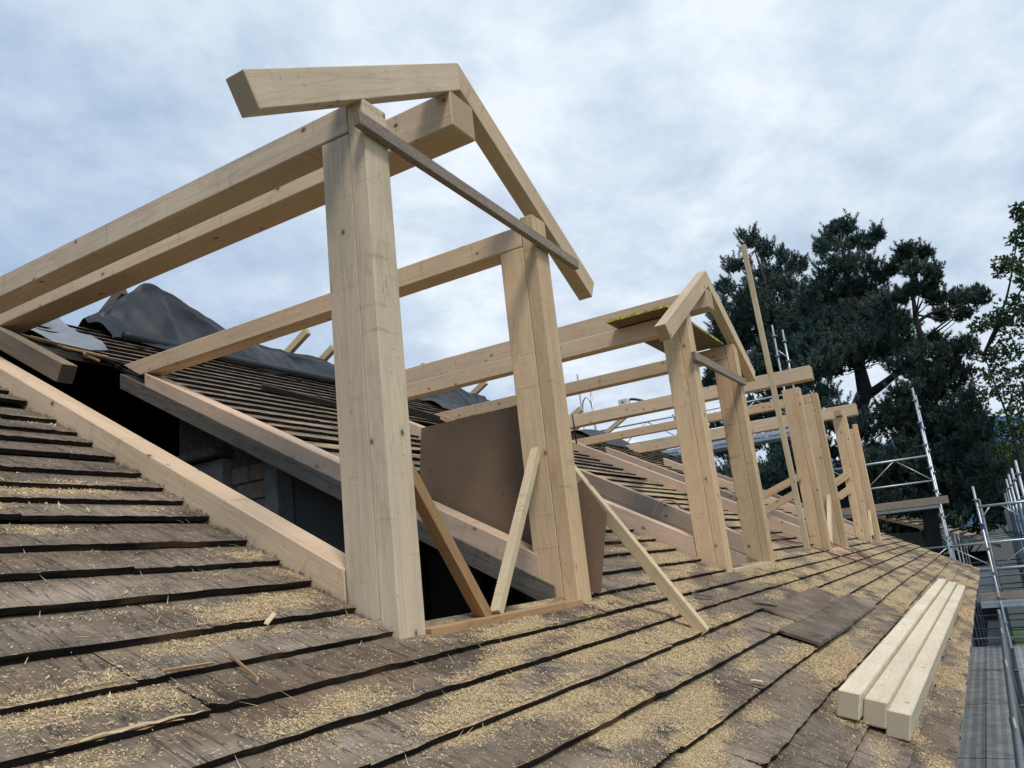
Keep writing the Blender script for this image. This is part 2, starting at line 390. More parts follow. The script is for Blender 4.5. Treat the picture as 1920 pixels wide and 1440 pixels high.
# perforated deck
m, t, b = mat('perforated_deck'); pos = t.new('ShaderNodeNewGeometry').outputs['Position']
sp = t.new('ShaderNodeSeparateXYZ'); t.put(sp.inputs[0], pos)
hx = t.math('SINE', t.math('MULTIPLY', sp.outputs[0], 62)); hy = t.math('SINE', t.math('MULTIPLY', sp.outputs[1], 190))
band = t.math('GREATER_THAN', t.math('SINE', t.math('MULTIPLY', sp.outputs[1], 58)), -.2)
hole = t.math('MULTIPLY', t.math('GREATER_THAN', t.math('MULTIPLY', hx, hy), .30), band)
dn = t.noise(pos, 5, 7, .7); rst = t.noise(t.map(pos, (1.2, 2.6, 1)), 2.1, 4, .6)
c = t.ramp(dn, [(.3, (.18, .195, .20)), (.7, (.42, .44, .46))])
c = t.mix(t.ramp(rst, [(.56, 0.), (.72, .45)]), c, (.25, .18, .08)); c = t.mix(hole, c, (.02, .022, .025))
finish(t, b, c, .5, t.math('SUBTRACT', 1., hole), .5, .004, .4, .35); M_DECK = m
M_DECK_LIT = M_DECK.copy(); M_DECK_LIT.name = 'lit_perforated_deck'  # lit copy: open light beyond the eave put into a paler colour
for n_ in M_DECK_LIT.node_tree.nodes:
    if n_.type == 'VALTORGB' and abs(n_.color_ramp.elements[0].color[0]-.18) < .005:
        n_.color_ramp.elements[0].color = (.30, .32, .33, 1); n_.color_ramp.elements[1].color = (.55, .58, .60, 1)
# leaves
def leaf_mat(name, c1, c2, c3):
    m, t, b = mat(name); pos = t.new('ShaderNodeNewGeometry').outputs['Position']
    n = t.noise(pos, .9, 3, .5); n2 = t.noise(pos, 9, 3, .6)
    c = t.mix(t.ramp(n, [(.35, 0.), (.65, 1.)]), c1, c2); c = t.mix(t.ramp(n2, [(.5, 0.), (.75, .7)]), c, c3)
    finish(t, b, c, .6, None, spec=.3)
    return m
M_NEEDLE = leaf_mat('pine_needles', (.062, .100, .088), (.098, .148, .120), (.15, .205, .16))
M_NEEDLE2 = leaf_mat('dark_pine_needles', (.045, .070, .055), (.072, .108, .078), (.115, .155, .10))
M_LEAF = leaf_mat('green_leaves', (.045, .085, .030), (.085, .135, .050), (.15, .20, .10))
M_BARK = simple('bark', (.040, .033, .030), .9, 0, .5, 6, .8)
m, t, b = mat('grass'); pos = t.new('ShaderNodeNewGeometry').outputs['Position']
n = t.noise(pos, .35, 6, .6); n2 = t.noise(pos, 14, 5, .7)
c = t.mix(t.ramp(n, [(.35, 0.), (.7, 1.)]), (.035, .085, .016), (.075, .135, .03)); c = t.mix(t.ramp(n2, [(.4, 0.), (.7, .5)]), c, (.03, .055, .015))
finish(t, b, c, .9, n2, .6, .02, .2); M_GRASS = m
m, t, b = mat('hazed_far_forest'); pos = t.new('ShaderNodeNewGeometry').outputs['Position']
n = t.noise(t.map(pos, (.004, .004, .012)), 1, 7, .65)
finish(t, b, t.ramp(n, [(.35, (.045, .105, .20)), (.7, (.09, .17, .29))]), 1., None, spec=0); M_FAR = m  # blue of distance haze put into the forest colour
M_FLAKE = []
for k, (c1) in enumerate([(.66, .49, .27), (.76, .61, .38), (.50, .34, .17)]):
    m, t, b = mat('sawdust_flake'); pos = t.new('ShaderNodeNewGeometry').outputs['Position']
    n = t.noise(pos, 220, 2, .5)
    finish(t, b, t.mix(t.ramp(n, [(.35, 0.), (.65, 1.)]), tuple(c_*.75 for c_ in c1), c1), .85); M_FLAKE.append(m)

# ------------------------------------------------------------------ setting: ground, far hill
GZ = -7.2
g = 4500
mesh_np('ground', [(-g, -g, GZ), (g, -g, GZ), (g, g, GZ), (-g, g, GZ)], [(0, 1, 2, 3)], M_GRASS)
tag(bpy.data.objects['ground'], kind='structure')
M_YARD = simple('wet_gravel', (.042, .050, .038), .9, 0, .5, 2)
for xa, xb in ((16, 47), (63, 2600)):
    o = mesh_np('yard', [(xa, -700, GZ+.004), (xb, -700, GZ+.004), (xb, 300, GZ+.004), (xa, 300, GZ+.004)], [(0, 1, 2, 3)], M_YARD); tag(o, kind='structure')
nx, ny = 60, 14
xs = np.linspace(-2600, 2600, nx); V = []
for j in range(ny):
    for i in range(nx):
        u = xs[i]; prof = 235 + 120*math.sin(u*.0017+1.0) + 60*math.sin(u*.0051+2) + 25*math.sin(u*.013)
        hgt = prof*math.sin(math.pi*j/(ny-1))**1.0 * 1.0
        V.append((2700 + j*90, u, GZ - 2 + max(0, hgt) + RNG.normal()*6*(0 < j < ny-1)))
Fq = [(j*nx+i, j*nx+i+1, (j+1)*nx+i+1, (j+1)*nx+i) for j in range(ny-1) for i in range(nx-1)]
o = mesh_np('hills', V, Fq, M_FAR); o.data.shade_smooth(); tag(o, kind='structure')

# ------------------------------------------------------------------ the house and its shingled roof
house = thing('house', (7.5, 6.6, GZ), 'house under repair whose grey shingled roof slope fills the foreground', 'house')
X0, X1 = -3.0, 18.6
YR = 6.55; ZR = rz(YR)
openings = [(2.10, 3.53, 1.67, 5.35), (5.90, 7.40, 1.67, 4.95), (10.38, 11.86, 1.67, 5.0), (14.42, 15.9, 1.67, 5.0)]
# decking boards below the shingles, cut round the four dormer openings
def slab(mb, x0, x1, y0, y1, o0, o1):
    n = len(mb.v)
    for x in (x0, x1):
        for y in (y0, y1):
            for off in (o0, o1): mb.v.append((x, y, rz(y, off)))
    mb.f += [[n+i for i in q] for q in ((0,1,3,2),(4,6,7,5),(0,4,5,1),(2,3,7,6),(0,2,6,4),(1,5,7,3))]
mb = MB()
slab(mb, X0, X1-.02, .34, 1.60, -.055, -.030)
cx = X0
for (a, b_, c_, d_) in openings:
    slab(mb, cx, a+.01, 1.603, YR, -.055, -.030); slab(mb, a+.013, b_-.013, d_+.04, YR, -.055, -.030); cx = b_-.01
slab(mb, cx, X1-.02, 1.603, YR, -.055, -.030)
mb.build('roof_deck', M_DARK, house)
# rear slope
mb = MB(); n = 0
yb = 2*YR - .306
mb.v += [(X0, YR+.02, ZR-.03), (X1, YR+.02, ZR-.03), (X1, yb, rz(.306)), (X0, yb, rz(.306)), (X0, YR+.02, ZR-.08), (X1, YR+.02, ZR-.08), (X1, yb, rz(.306)-.05), (X0, yb, rz(.306)-.05)]
mb.f += [[0,1,2,3],[7,6,5,4],[0,4,5,1],[2,6,7,3],[0,3,7,4],[1,5,6,2]]
mb.build('rear_slope', M_DARK, house)
# walls
WY0, WY1, WX0, WX1 = 1.0, 12.1, X0+.4, X1-.45
mb = MB(); mb.box((WX0, WX1), (WY0, WY0+.3), (GZ, rz(WY0)-.12)); mb.build('wall', M_RENDER, house)
mb = MB(); mb.box((WX0, WX1), (WY1-.3, WY1), (GZ, rz(WY0)-.12)); mb.build('wall', M_RENDER, house)
for xx in ((WX0+.001, WX0+.3), (WX1-.3, WX1-.001)):
    mb = MB()
    zt = rz(WY0)-.12; 
    prof = [(WY0+.31, GZ), (WY1-.31, GZ), (WY1-.31, zt+.1), (YR, ZR-.16), (WY0+.31, zt+.1)]
    for x in xx: mb.v += [(x, y, z) for y, z in prof]
    mb.f += [[0,1,2,3,4], [9,8,7,6,5]] + [[i, (i+1) % 5 + 0, (i+1) % 5 + 5, i+5] for i in range(5)]
    mb.build('gable_wall', M_RENDER, house)
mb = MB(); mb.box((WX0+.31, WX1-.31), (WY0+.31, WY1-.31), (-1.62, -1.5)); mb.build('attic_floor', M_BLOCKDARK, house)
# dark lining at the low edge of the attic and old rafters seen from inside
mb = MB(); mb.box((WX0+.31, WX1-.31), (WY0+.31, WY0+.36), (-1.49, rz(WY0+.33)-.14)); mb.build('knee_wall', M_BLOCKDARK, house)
# old rafters and cut stub
def rafter(x, y0, y1, w, h, off, m, name='old_rafter', label=None):
    return beam(name, (x, y0, rz(y0, off)), (x, y1, rz(y1, off)), w, h, m, house, (0, -SA, CA), label=label)
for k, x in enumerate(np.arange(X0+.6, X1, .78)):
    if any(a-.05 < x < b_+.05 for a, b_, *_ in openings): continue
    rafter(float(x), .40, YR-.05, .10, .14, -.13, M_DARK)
rafter(2.72, 4.62, 6.3, .10, .12, .005, M_STUB, 'rafter_stub', 'old squared rafter sawn off inside the dormer opening')
# eave: rafter tails and fascia
for k, x in enumerate(np.arange(2.4, X1, .8)):
    b = MB(); b.tube([(float(x), .62, rz(.62)-.11), (float(x), .38, rz(.38)-.10), (float(x), .36, rz(.36)-.10), (float(x), .352, rz(.352)-.16)], [.018, .026, .028, .014], 8)
    b.build('gutter_bracket', M_BUTT, house, smooth=True)
beam('eave_board', (X0, .345, rz(.345)-.075), (X1, .345, rz(.345)-.075), .025, .09, M_DARK, house)
beam('verge_board', (X1-.015, .33, rz(.33)-.06), (X1-.015, YR, ZR-.06), .03, .10, M_OLD, house, (0, -SA, CA))
# shingle courses
butts = [.306, .43, .585, .75, .93, 1.11, 1.28, 1.42, 1.56, 1.70, 1.865, 2.045, 2.20, 2.365, 2.57, 2.71, 2.84, 2.985, 3.17, 3.335, 3.474, 3.64, 3.87, 4.03]
while butts[-1] < YR-.22: butts.append(butts[-1] + .168 + random.uniform(-.012, .012))
NS = 24
def shingle_mesh(k):
    r = np.random.default_rng(100+k); V = []; Fc = []; mi = []
    xs_ = np.linspace(0, 1, NS+1)
    w1 = r.normal(size=NS+1)*.0017 + .0012*np.sin(xs_*5+r.random()*6); zz = r.normal(size=NS+1)*.0007 + .0006*np.sin(xs_*4+r.random()*6)
    if k % 4 == 0: w1[0] += .012*r.random(); zz[0] += .004
    w1[r.integers(0, NS)] += .003
    Ls = .235
    def top(y): return .0105 - .125*y
    prof = [(0, 0, -.012), (1, 0, 0), (2, .07, 0), (3, Ls, 0)]
    for i in range(NS+1):
        y0 = w1[i]
        V += [(xs_[i], y0+.002, top(0)-.021+zz[i]*.3), (xs_[i], y0, top(0)+zz[i]), (xs_[i], .075, top(.075)+zz[i]*.35), (xs_[i], Ls, top(Ls)), (xs_[i], Ls, top(Ls)-.012)]
    for i in range(NS):
        a = i*5; b_ = a+5
        Fc += [(a, b_, b_+1, a+1), (a+1, b_+1, b_+2, a+2), (a+2, b_+2, b_+3, a+3), (a+4, b_+4, b_, a)]; mi += [1, 0, 0, 1]
    Fc += [(0, 1, 2, 4), (2, 3, 4, 4)][:0]
    V0 = 0; VN = NS*5
    Fc += [(0, 1, 2, 3, 4), (VN+4, VN+3, VN+2, VN+1, VN)]; mi += [1, 1]
    me = bpy.data.meshes.new('shingle'); me.from_pydata(V, [], Fc); me.materials.append(M_SH); me.materials.append(M_BUTT)
    me.polygons.foreach_set('material_index', mi); me.update(); return me, V, Fc, mi
variants = [shingle_mesh(k) for k in range(16)]
rot = Matrix.Rotation(AL, 4, 'X')
pieces = []
def intervals(y, course):
    iv = [(X0, X1 + .03*math.sin(course*2.3))]
    for k, (a, b_, c_, d_) in enumerate(openings):
        if y + .10 > c_ and y < d_ or (k == 0 and 5.0 < y < 5.7):
            new = []
            aa, bb = a, b_
            if k == 0 and y >= 5.2: bb = max(a+.2, 3.53 - (y-5.18)*1.3); aa = a
            if k > 0 and y > d_-.3: pass
            for (p, q) in iv:
                if bb <= p or aa >= q: new.append((p, q))
                else:
                    if aa - p > .05: new.append((p, aa - .012 - random.uniform(0, .010)))
                    if q - bb > .05: new.append((bb + .01 + (random.uniform(0, .12) if k == 0 and y > 5.2 else 0), q))
            iv = new
    return iv
for ci, y in enumerate(butts):
    phase = random.random()*6
    for (p, q) in intervals(y, ci):
        x = p - (random.uniform(0, .3) if p == X0 else 0)
        while x < q - .03:
            w = random.uniform(.9, 2.0); 
            if x + w > q - .18: w = q - x
            dy = .004*math.sin(x*.7+phase) + random.uniform(-.0025, .0025)
            if y > 3 and random.random() < .12: dy -= .02
            pieces.append((x + .001, y + dy, w - .002, random.uniform(-.0012, .003), random.uniform(-.005, .005)/max(w, .5), random.randrange(16)))
            x += w
# size in the picture decides which are separate objects
def score(pc):
    x, y, w = pc[:3]; best = 0
    for xx in (x, x+w/2, x+w):
        p = np.array([xx, y, rz(y)]); c_ = M @ p
        if c_[2] > .3 and abs(c_[0]/c_[2]*F) < 1010 and abs(c_[1]/c_[2]*F) < 780:
            nrm = abs(np.dot(p, (0, -SA, CA)))/np.linalg.norm(p)
            best = max(best, w*.16*nrm/c_[2]**2)
    return best
pieces.sort(key=score, reverse=True)
def piece_mw(pc): 
    x, y, w, lift, rz_, k = pc
    return Matrix.Translation((x, y, rz(y, lift))) @ rot @ Matrix.Rotation(rz_, 4, 'Z') @ Matrix.Diagonal((w, 1, 1, 1))
for pc in pieces[:298]:
    link('shingle', variants[pc[5]][0], None, house, piece_mw(pc))
BV, BF, BM = [], [], []
for pc in pieces[298:]:
    mw = np.array(piece_mw(pc)); _, V, Fc, mi = variants[pc[5]]; n0 = len(BV)
    P = np.c_[np.array(V), np.ones(len(V))] @ mw.T
    BV += [tuple(p[:3]) for p in P]; BF += [[n0+i for i in f] for f in Fc]; BM += mi
me = bpy.data.meshes.new('shingles'); me.from_pydata(BV, [], BF); me.materials.append(M_SH); me.materials.append(M_BUTT)
me.polygons.foreach_set('material_index', BM); me.update()
o = link('shingle_field', me, None, house, Matrix.Identity(4)); o['kind'] = 'stuff'
# the smooth darker replacement shingles whose near end has sprung up
for (xa, xb, ya, yb_, lift, label) in ((4.66, 5.9, .905, 1.105, .036, 'smooth dark shingle whose near end has sprung up'), (5.91, 7.3, .915, 1.115, .012, None), (5.1, 6.9, 1.085, 1.285, .014, None)):
    mb = MB(); nseg = 8
    for i in range(nseg+1):
        x = xa + (xb-xa)*i/nseg; l = lift*(1 - .75*i/nseg)
        for (y, oo) in ((ya, l+.008), (yb_, .010+l*.2), (yb_, .002), (ya, l-.006)): mb.v.append((x, y, rz(y, oo)))
    for i in range(nseg):
        for k in range(4): mb.f.append([i*4+k, i*4+(k+1) % 4, i*4+4+(k+1) % 4, i*4+4+k])
    mb.f += [[3, 2, 1, 0], [nseg*4+k for k in range(4)]]
    mb.build('shingle', M_SHC, house, label)
# brick wall of the attic
bw = MB(); bw.box((3.86, 4.0), (2.2, 5.0), (-1.5, -.9))
o_wall = bw.build('brick_wall', M_MORTAR, house)
mm = Matrix.Identity(4)
prof = [(2.3, -.9), (5.1, -.9), (5.1, rz(5.1)-.17), (2.3, rz(2.3)-.17)]
mb = MB()
for x in (3.875, 3.99): mb.v += [(x, y, z) for y, z in prof]
mb.f += [[0,1,2,3], [7,6,5,4], [0,4,5,1], [1,5,6,2], [2,6,7,3], [3,7,4,0]]
core = mb.build('mortar_bed', M_MORTAR, house)
row = 0; z = -.2
bv = []
for row in range(9):
    y = 4.05 - (.17 if row % 2 else 0)
    while y < 4.62:
        ya, yb2 = max(y, 4.06), min(y+.29, 4.52)
        if yb2 - ya > .06 and z+.12 < rz(ya)-.19:
            bx('brick', (3.855 + random.uniform(0, .006), 3.90), (ya+.006, yb2-.006), (z+.006, z+.118), M_BRICK, o_wall, 'y', .004)
        y += .30
    z += .125
def col(name, ya, yb_, m, x=3.84, zt=None):
    mb = MB(); za, zb = (rz(ya)-.18, rz(yb_)-.18) if zt is None else (zt, zt)
    for xx in (x, 3.90): mb.v += [(xx, ya, -1.45), (xx, yb_, -1.45), (xx, yb_, zb), (xx, ya, za)]
    mb.f += [[0,1,2,3], [7,6,5,4], [0,4,5,1], [1,5,6,2], [2,6,7,3], [3,7,4,0]]
    return mb.build(name, m, house)
col('plaster_pier', 4.54, 4.86, M_PLASTER, 3.80, 1.0); col('plaster_pier', 4.03, 4.15, M_PLASTER, 3.82)
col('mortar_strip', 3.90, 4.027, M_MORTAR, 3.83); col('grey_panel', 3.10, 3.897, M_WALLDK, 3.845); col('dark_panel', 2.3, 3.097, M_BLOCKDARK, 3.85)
for yy in (2.45, 2.85): bx('stud', (3.78, 3.848), (yy, yy+.08), (-1.45, rz(yy)-.2), M_DARK, house, 'z', .003)
bx('cap_stone', (3.70, 3.92), (4.50, 5.0), (1.01, 1.07), M_MORTAR, house, 'y', .008)
# rafters of the rear slope standing past the ridge
for (px, py, yy, w, m_, ln) in ((577, 621, 6.75, .07, M_WARM, 1.0), (626, 652, 6.75, .07, M_WARM, 1.0), (911, 716, 6.75, .075, M_WARM, 1.), (797, 684, 6.75, .07, M_WARM, 1.), (1090, 766, 6.75, .09, M_PINE, .9), (1112, 774, 6.75, .08, M_PINE, .9), (232, 545, 6.9, .08, M_OLD, 1.2), (1183, 772, 6.75, .08, M_WARM, 1.2)):
    e = at_y(px, py, yy); beam('ridge_rafter', e, e + Vector((0, ln, -ln*TA)), w, w*1.3, m_, house)
# broken old trimmers lying in the roof above the openings
for a, b_, w, h in (((4.8, 5.2, rz(5.2, .03)), (5.6, 4.95, rz(4.95, .03)), .06, .05), ((6.9, 5.6, rz(5.6, .03)), (7.4, 5.0, rz(5.0, .05)), .08, .08)):
    beam('broken_trimmer', a, b_, w, h, M_DARK, house, (0, -SA, CA))
for k in range(26):
    x = random.uniform(2.6, 3.6); yy = 5.18 + (3.53-x)*.75 + random.uniform(-.04, .06); L = random.uniform(.1, .4)
    beam('splintered_end', (x, yy, rz(yy, .01)), (x+L, yy-random.uniform(.05, .16)*L/.3, rz(yy-.1, .012)), random.uniform(.01, .035), .012, random.choice([M_OLD, M_ORANGE, M_DARK]), house, (0, -SA, CA), cham=0)

# ------------------------------------------------------------------ four dormer frames
YF = 1.683
def dormer(xl, xr, label, w=.14, topz=1.79, gable=None, ridge=None, plates=(), base_m=M_PINE, split=.077, yb=1.90, left_m=None, ridge_x=None, bars=None, ztop=None, sill_m=M_PINE):
    t = thing('dormer_frame', ((xl+xr)/2, YF, rz(YF)), label, 'dormer frame', 'timber dormer frames along the roof')
    for k, x in enumerate((xl, xr-w)):
        m_ = (left_m or base_m) if k == 0 else base_m
        zt = topz if not isinstance(topz, tuple) else topz[k]
        zb = (ztop[k] if ztop else None)
        bx('post', (x, x+w), (YF, YF+split-.001), (rz(YF)-.02, zt), m_, t, 'z', .004)
        bx('backing_post', (x+.002, x+w-.002), (YF+split+.001, yb), (rz(YF)-.02, zb if zb else zt), m_, t, 'z', .004)
    return t
GA = R(30)
def gable_rafters(t, apex_x, apex_z, zl, zr, h, y0, y1, mL, mR, cutL=0.0, lowL=None):
    """two rafters meeting in a plumb cut; top edges start at the apex"""
    for s, zl_, m_, cc in ((-1, zl, mL, cutL), (1, zr, mR, 0.0)):
        L = (apex_z - zl_)/math.sin(GA)
        d = Vector((s*math.cos(GA), 0, -math.sin(GA))); nrm = Vector((s*math.sin(GA), 0, math.cos(GA)))
        a = Vector((apex_x, (y0+y1)/2, apex_z)) - nrm*(h/2)
        # plumb cut at apex: shear by -tan for local height
        a2 = a + d*(math.tan(GA)*h/2)*0
        # centre line start so that the plumb plane passes through apex_x
        c0 = Vector((apex_x, (y0+y1)/2, apex_z - h/2/math.cos(GA)))
        e = Vector((apex_x, (y0+y1)/2, apex_z)) + d*L - nrm*(h/2)
        beam('gable_rafter', c0 + d*.001, e, y1-y0, h, m_, t, (0, 0, 1), cut0=-math.tan(GA), cut1=cc, cham=.003)
def trimmer(t, x0, x1, y0, y1, top0, top1, h, m, name='trimmer_beam', label=None):
    """beam lying up the slope; topN = vertical height of its top above the roof at y0,y1"""
    a = Vector(((x0+x1)/2, y0, rz(y0)+top0)); b_ = Vector(((x0+x1)/2, y1, rz(y1)+top1))
    sh = Vector((0, 0, h/2/CA)); 
    return beam(name, a-sh, b_-sh, x1-x0, h, m, t, (0, 0, 1), cut0=TA, cut1=TA, cham=.004, label=label)
SH = .30
# --- first dormer
d1 = dormer(2.09, 3.545, 'nearest complete dormer frame with gable rafters over two thick posts', topz=(1.795, 1.785), base_m=M_WARM, left_m=M_GREY, ztop=(1.675, 1.625))
bx('wall_plate', (2.092, 2.228), (YF+.08, 5.12), (1.682, 1.80), M_GREY, d1, 'y', .004, cut1=1/TA*.9)
bx('wall_plate', (3.407, 3.543), (YF+.08, 5.0), (1.628, 1.744), M_PINE, d1, 'y', .004, cut1=1/TA*.9)
bx('ridge_beam', (2.72, 2.91), (YF, 5.85), (1.978, 2.157), M_PINE, d1, 'y', .005, cut1=1/TA*.9)
gable_rafters(d1, 2.815, 2.349, 1.601, 1.598, .126, YF-.001, YF+.082, M_GREY, M_PINE)
beam('tie_board', (2.03, YF-.018, 1.668), (3.845, YF-.018, 1.622), .034, .056, M_ROUGH, d1, label='rough sawn grey board nailed level across the two posts')
trimmer(d1, 2.09, 2.228, 1.905, 5.0, .112, .09, .15, M_PINE)
trimmer(d1, 3.405, 3.543, 1.87, 4.85, .128, .05, .105, M_ROSE)
trimmer(d1, 3.398, 3.52, 1.80, 5.12, .018, -.045, .10, M_OLD, 'old_rafter', 'weathered grey rafter under the new trimmer')
bx('sill', (2.232, 3.402), (YF-.022, YF+.115), (rz(YF)-.05, rz(YF)+.012), M_ORANGE, d1, 'x')
# --- second dormer
d2 = dormer(5.895, 7.41, 'second dormer frame with a yellow edged panel under its gable', topz=(1.86, 1.85), base_m=M_WARM, w=.13, ztop=(1.704, 1.72), left_m=M_WARM)
bx('wall_plate', (5.90, 6.02), (YF+.08, 5.0), (1.708, 1.840), M_PINE, d2, 'y', .004, cut1=1.6)
bx('wall_plate', (7.285, 7.405), (YF+.08, 5.1), (1.724, 1.845), M_PINE, d2, 'y', .004, cut1=1.6)
bx('ridge_beam', (6.56, 6.73), (YF-.02, 5.8), (2.035, 2.215), M_PINE, d2, 'y', .005, cut1=1.6)
gable_rafters(d2, 6.67, 2.40, 1.60, 1.68, .128, YF-.02, YF+.065, M_PINE, M_PINE, cutL=.25)
beam('tie_board', (5.85, YF-.02, 1.462), (7.37, YF-.02, 1.482), .034, .068, M_ROUGH, d2)
trimmer(d2, 5.90, 6.02, 1.905, 4.9, .15, .10, .17, M_ROSE)
trimmer(d2, 7.28, 7.40, 1.895, 5.0, .15, .13, .155, M_ROSE); trimmer(d2, 7.282, 7.402, 1.80, 5.0, -.028, -.045, .15, M_ROSE)
bx('sill', (6.026, 7.278), (YF-.012, YF+.06), (rz(YF)-.035, rz(YF)+.014), M_PINE, d2, 'x')
# --- third dormer
d3 = dormer(10.37, 11.87, 'third dormer frame with bare posts and a long ridge beam, no rafters', topz=(1.885, 2.005), base_m=M_WARM, w=.13, ztop=(1.882, 1.875))
bx('wall_plate', (11.745, 11.865), (YF+.08, 5.5), (1.88, 2.003), M_PINE, d3, 'y', .004, cut1=1.6)
bx('ridge_beam', (11.02, 11.20), (1.60, 6.0), (2.08, 2.265), M_PINE, d3, 'y', .005, cut1=1.6)
trimmer(d3, 10.37, 10.50, 1.905, 5.0, .16, .13, .17, M_ROSE); trimmer(d3, 11.74, 11.86, 1.905, 5.0, .16, .13, .17, M_ROSE)
bx('sill', (10.502, 11.738), (YF-.012, YF+.06), (rz(YF)-.035, rz(YF)+.012), M_PINE, d3, 'x')
# --- fourth dormer
d4 = dormer(14.42, 15.90, 'farthest dormer frame at the gable end with slim bare posts', topz=(1.975, 1.975), base_m=M_WARM, w=.13, ztop=(1.97, 1.90))
bx('ridge_beam', (15.07, 15.25), (1.56, 6.0), (2.05, 2.255), M_PINE, d4, 'y', .005, cut1=1.6)
beam('tie_board', (14.3, YF+.10, 2.03), (14.56, YF+.10, 2.03), .12, .09, M_ROSE, d4)
beam('tie_board', (14.56, YF+.16, 1.96), (15.76, YF+.16, 1.96), .05, .08, M_PINE, d4)
trimmer(d4, 14.42, 14.54, 1.905, 5.0, .16, .13, .17, M_ROSE); trimmer(d4, 15.77, 15.89, 1.905, 5.0, .16, .13, .17, M_ROSE)

# braces of the far dormers (loose battens)
def batten(name, a, b_, w, h, m, label, cat='batten', up=(0, 0, 1), group=None):
    o = beam(name, a, b_, w, h, m, None, up, cham=.002); return tag(o, label, cat, group)
batten('brace_batten', at_x(1500, 893, 10.35), at_x(1424, 934, 10.35), .022, .09, M_WARM, 'upper slanting brace board behind the third dormer post', group='slanting brace boards')
batten('brace_batten', at_x(1492, 925, 10.352), at_x(1436, 957, 10.352), .022, .09, M_WARM, 'lower slanting brace board behind the third dormer post', group='slanting brace boards')
batten('brace_batten', at_x(1590, 889, 14.40), at_x(1566, 906, 14.40), .022, .12, M_WARM, 'upper brace board glimpsed between third and fourth dormers', group='slanting brace boards')
batten('brace_batten', at_x(1592, 918, 14.40), at_x(1572, 932, 14.40), .022, .12, M_WARM, 'lower brace board glimpsed between third and fourth dormers', group='slanting brace boards')
# props
batten('prop_batten', (2.262, 1.745, .40), (2.655, 1.72, rz(1.72)-.012), .050, .050, M_ORANGE, 'reddish brown prop leaning from the nearest post down to the sill', 'prop', (0, 1, 0))
batten('prop_batten', (3.372, 1.80, .56), (2.73, 1.715, rz(1.715)-.005), .040, .042, M_BATTEN, 'pale square prop leaning against the second post from the sill', 'prop', (0, 1, 0))
batten('prop_batten', (3.565, 1.80, .58), (3.89, 1.275, rz(1.275)+.01), .055, .05, M_BATTEN, 'long pale prop slanting down onto the sawdust covered shingles', 'prop', (1, 0, 0))
batten('prop_batten', at_y(1554, 928, 1.80), at_y(1557, 1020, 1.72), .07, .05, M_BATTEN, 'small prop inside the foot of the third dormer', 'prop', (0, 1, 0))
batten('prop_batten', at_y(1628, 946, 1.80), at_y(1636, 1007, 1.72), .07, .05, M_BATTEN, 'small prop inside the foot of the fourth dormer', 'prop', (0, 1, 0))
batten('tall_batten', (9.49, 1.78, rz(1.78)), (9.49, 1.86, 3.60), .045, .06, M_BATTEN, 'tall thin upright batten rising between second and third dormers', 'batten', (0, 1, 0))
# particle board sheet
prof = [(2.64, .848), (1.95, .855), (1.578, .237), (1.665, rz(1.665)+.03), (1.80, rz(1.8)+.02), (2.69, .50)]
mb = MB()
for x in (3.60, 3.618): mb.v += [(x, y, z) for y, z in prof]
k = len(prof); mb.f += [list(range(k)), list(range(2*k-1, k-1, -1))] + [[i, i+k, (i+1) % k + k, (i+1) % k] for i in range(k)]
sheet = thing('particle_board', (3.61, 2.1, .2), 'dark brown particle board sheet with cut corner behind the second post', 'board')
mb.build('sheet', M_CHIP, sheet)
for (y, z) in ((2.44, .80), (2.0, .78), (2.6, .60), (1.66, .26)):
    tube('nail', [(3.600, y, z), (3.575, y-.012, z+.004)], .0018, M_STEEL, sheet, 6)
# formwork panel
o = bx('formwork_panel', (5.70, 7.28), (1.765, 2.275), (1.850, 1.872), M_FORM, None, 'x', .001)
tag(o, 'plywood formwork panel with yellow edges lying on the second dormer', 'panel')
# stacked beams on the roof
def on(x, y, off): return Vector((x, y, rz(y, off)))
for k, (yn, yf, xn, xf, lab) in enumerate(((.635, .610, 3.62, 11.05, 'upslope beam of the three new beams lying on the shingles'), (.553, .522, 3.70, 11.2, 'middle beam of the three new beams lying on the shingles'), (.474, .435, 3.70, 11.3, 'beam nearest the eave of the three new beams on the shingles'))):
    o = beam('timber_beam', on(xn, yn, .066-k*.003), on(xf, yf, .066-k*.003), .0885, .108, M_STACK, None, (0, -.25, 1), cham=.006)
    tag(o, lab, 'beam', 'new beams stacked on the shingles')
# red cable
cab = [on_roof(px, py, .018) for px, py in ((1447, 1011), (1500, 1018), (1560, 1038), (1600, 1049), (1630, 1060), (1637, 1061), (1628, 1048), (1590, 1030), (1562, 1019))]
def smooth_path(P, n=6):
    P = [Vector(p) for p in P]; out = []
    for i in range(len(P)-1):
        p0 = P[max(i-1, 0)]; p1 = P[i]; p2 = P[i+1]; p3 = P[min(i+2, len(P)-1)]
        for k in range(n):
            t = k/n; out.append(.5*((2*p1) + (-p0+p2)*t + (2*p0-5*p1+4*p2-p3)*t*t + (-p0+3*p1-3*p2+p3)*t**3))
    return out + [P[-1]]
o = tube('cable', smooth_path(cab), .007, M_RED, None, 6); tag(o, 'red cable looping over shingles below the third dormer', 'cable')
o = tube('cable', smooth_path([at_x(1222, 970, 6.6), at_x(1231, 950, 7.0), at_x(1246, 939, 7.27), at_x(1268, 944, 7.42), (7.6, 2.35, rz(2.35, .02)), (8.2, 2.2, rz(2.2, .02))]), .006, M_RED, None, 6)
tag(o, 'short red cable arched over the double trimmer of the second dormer', 'cable')
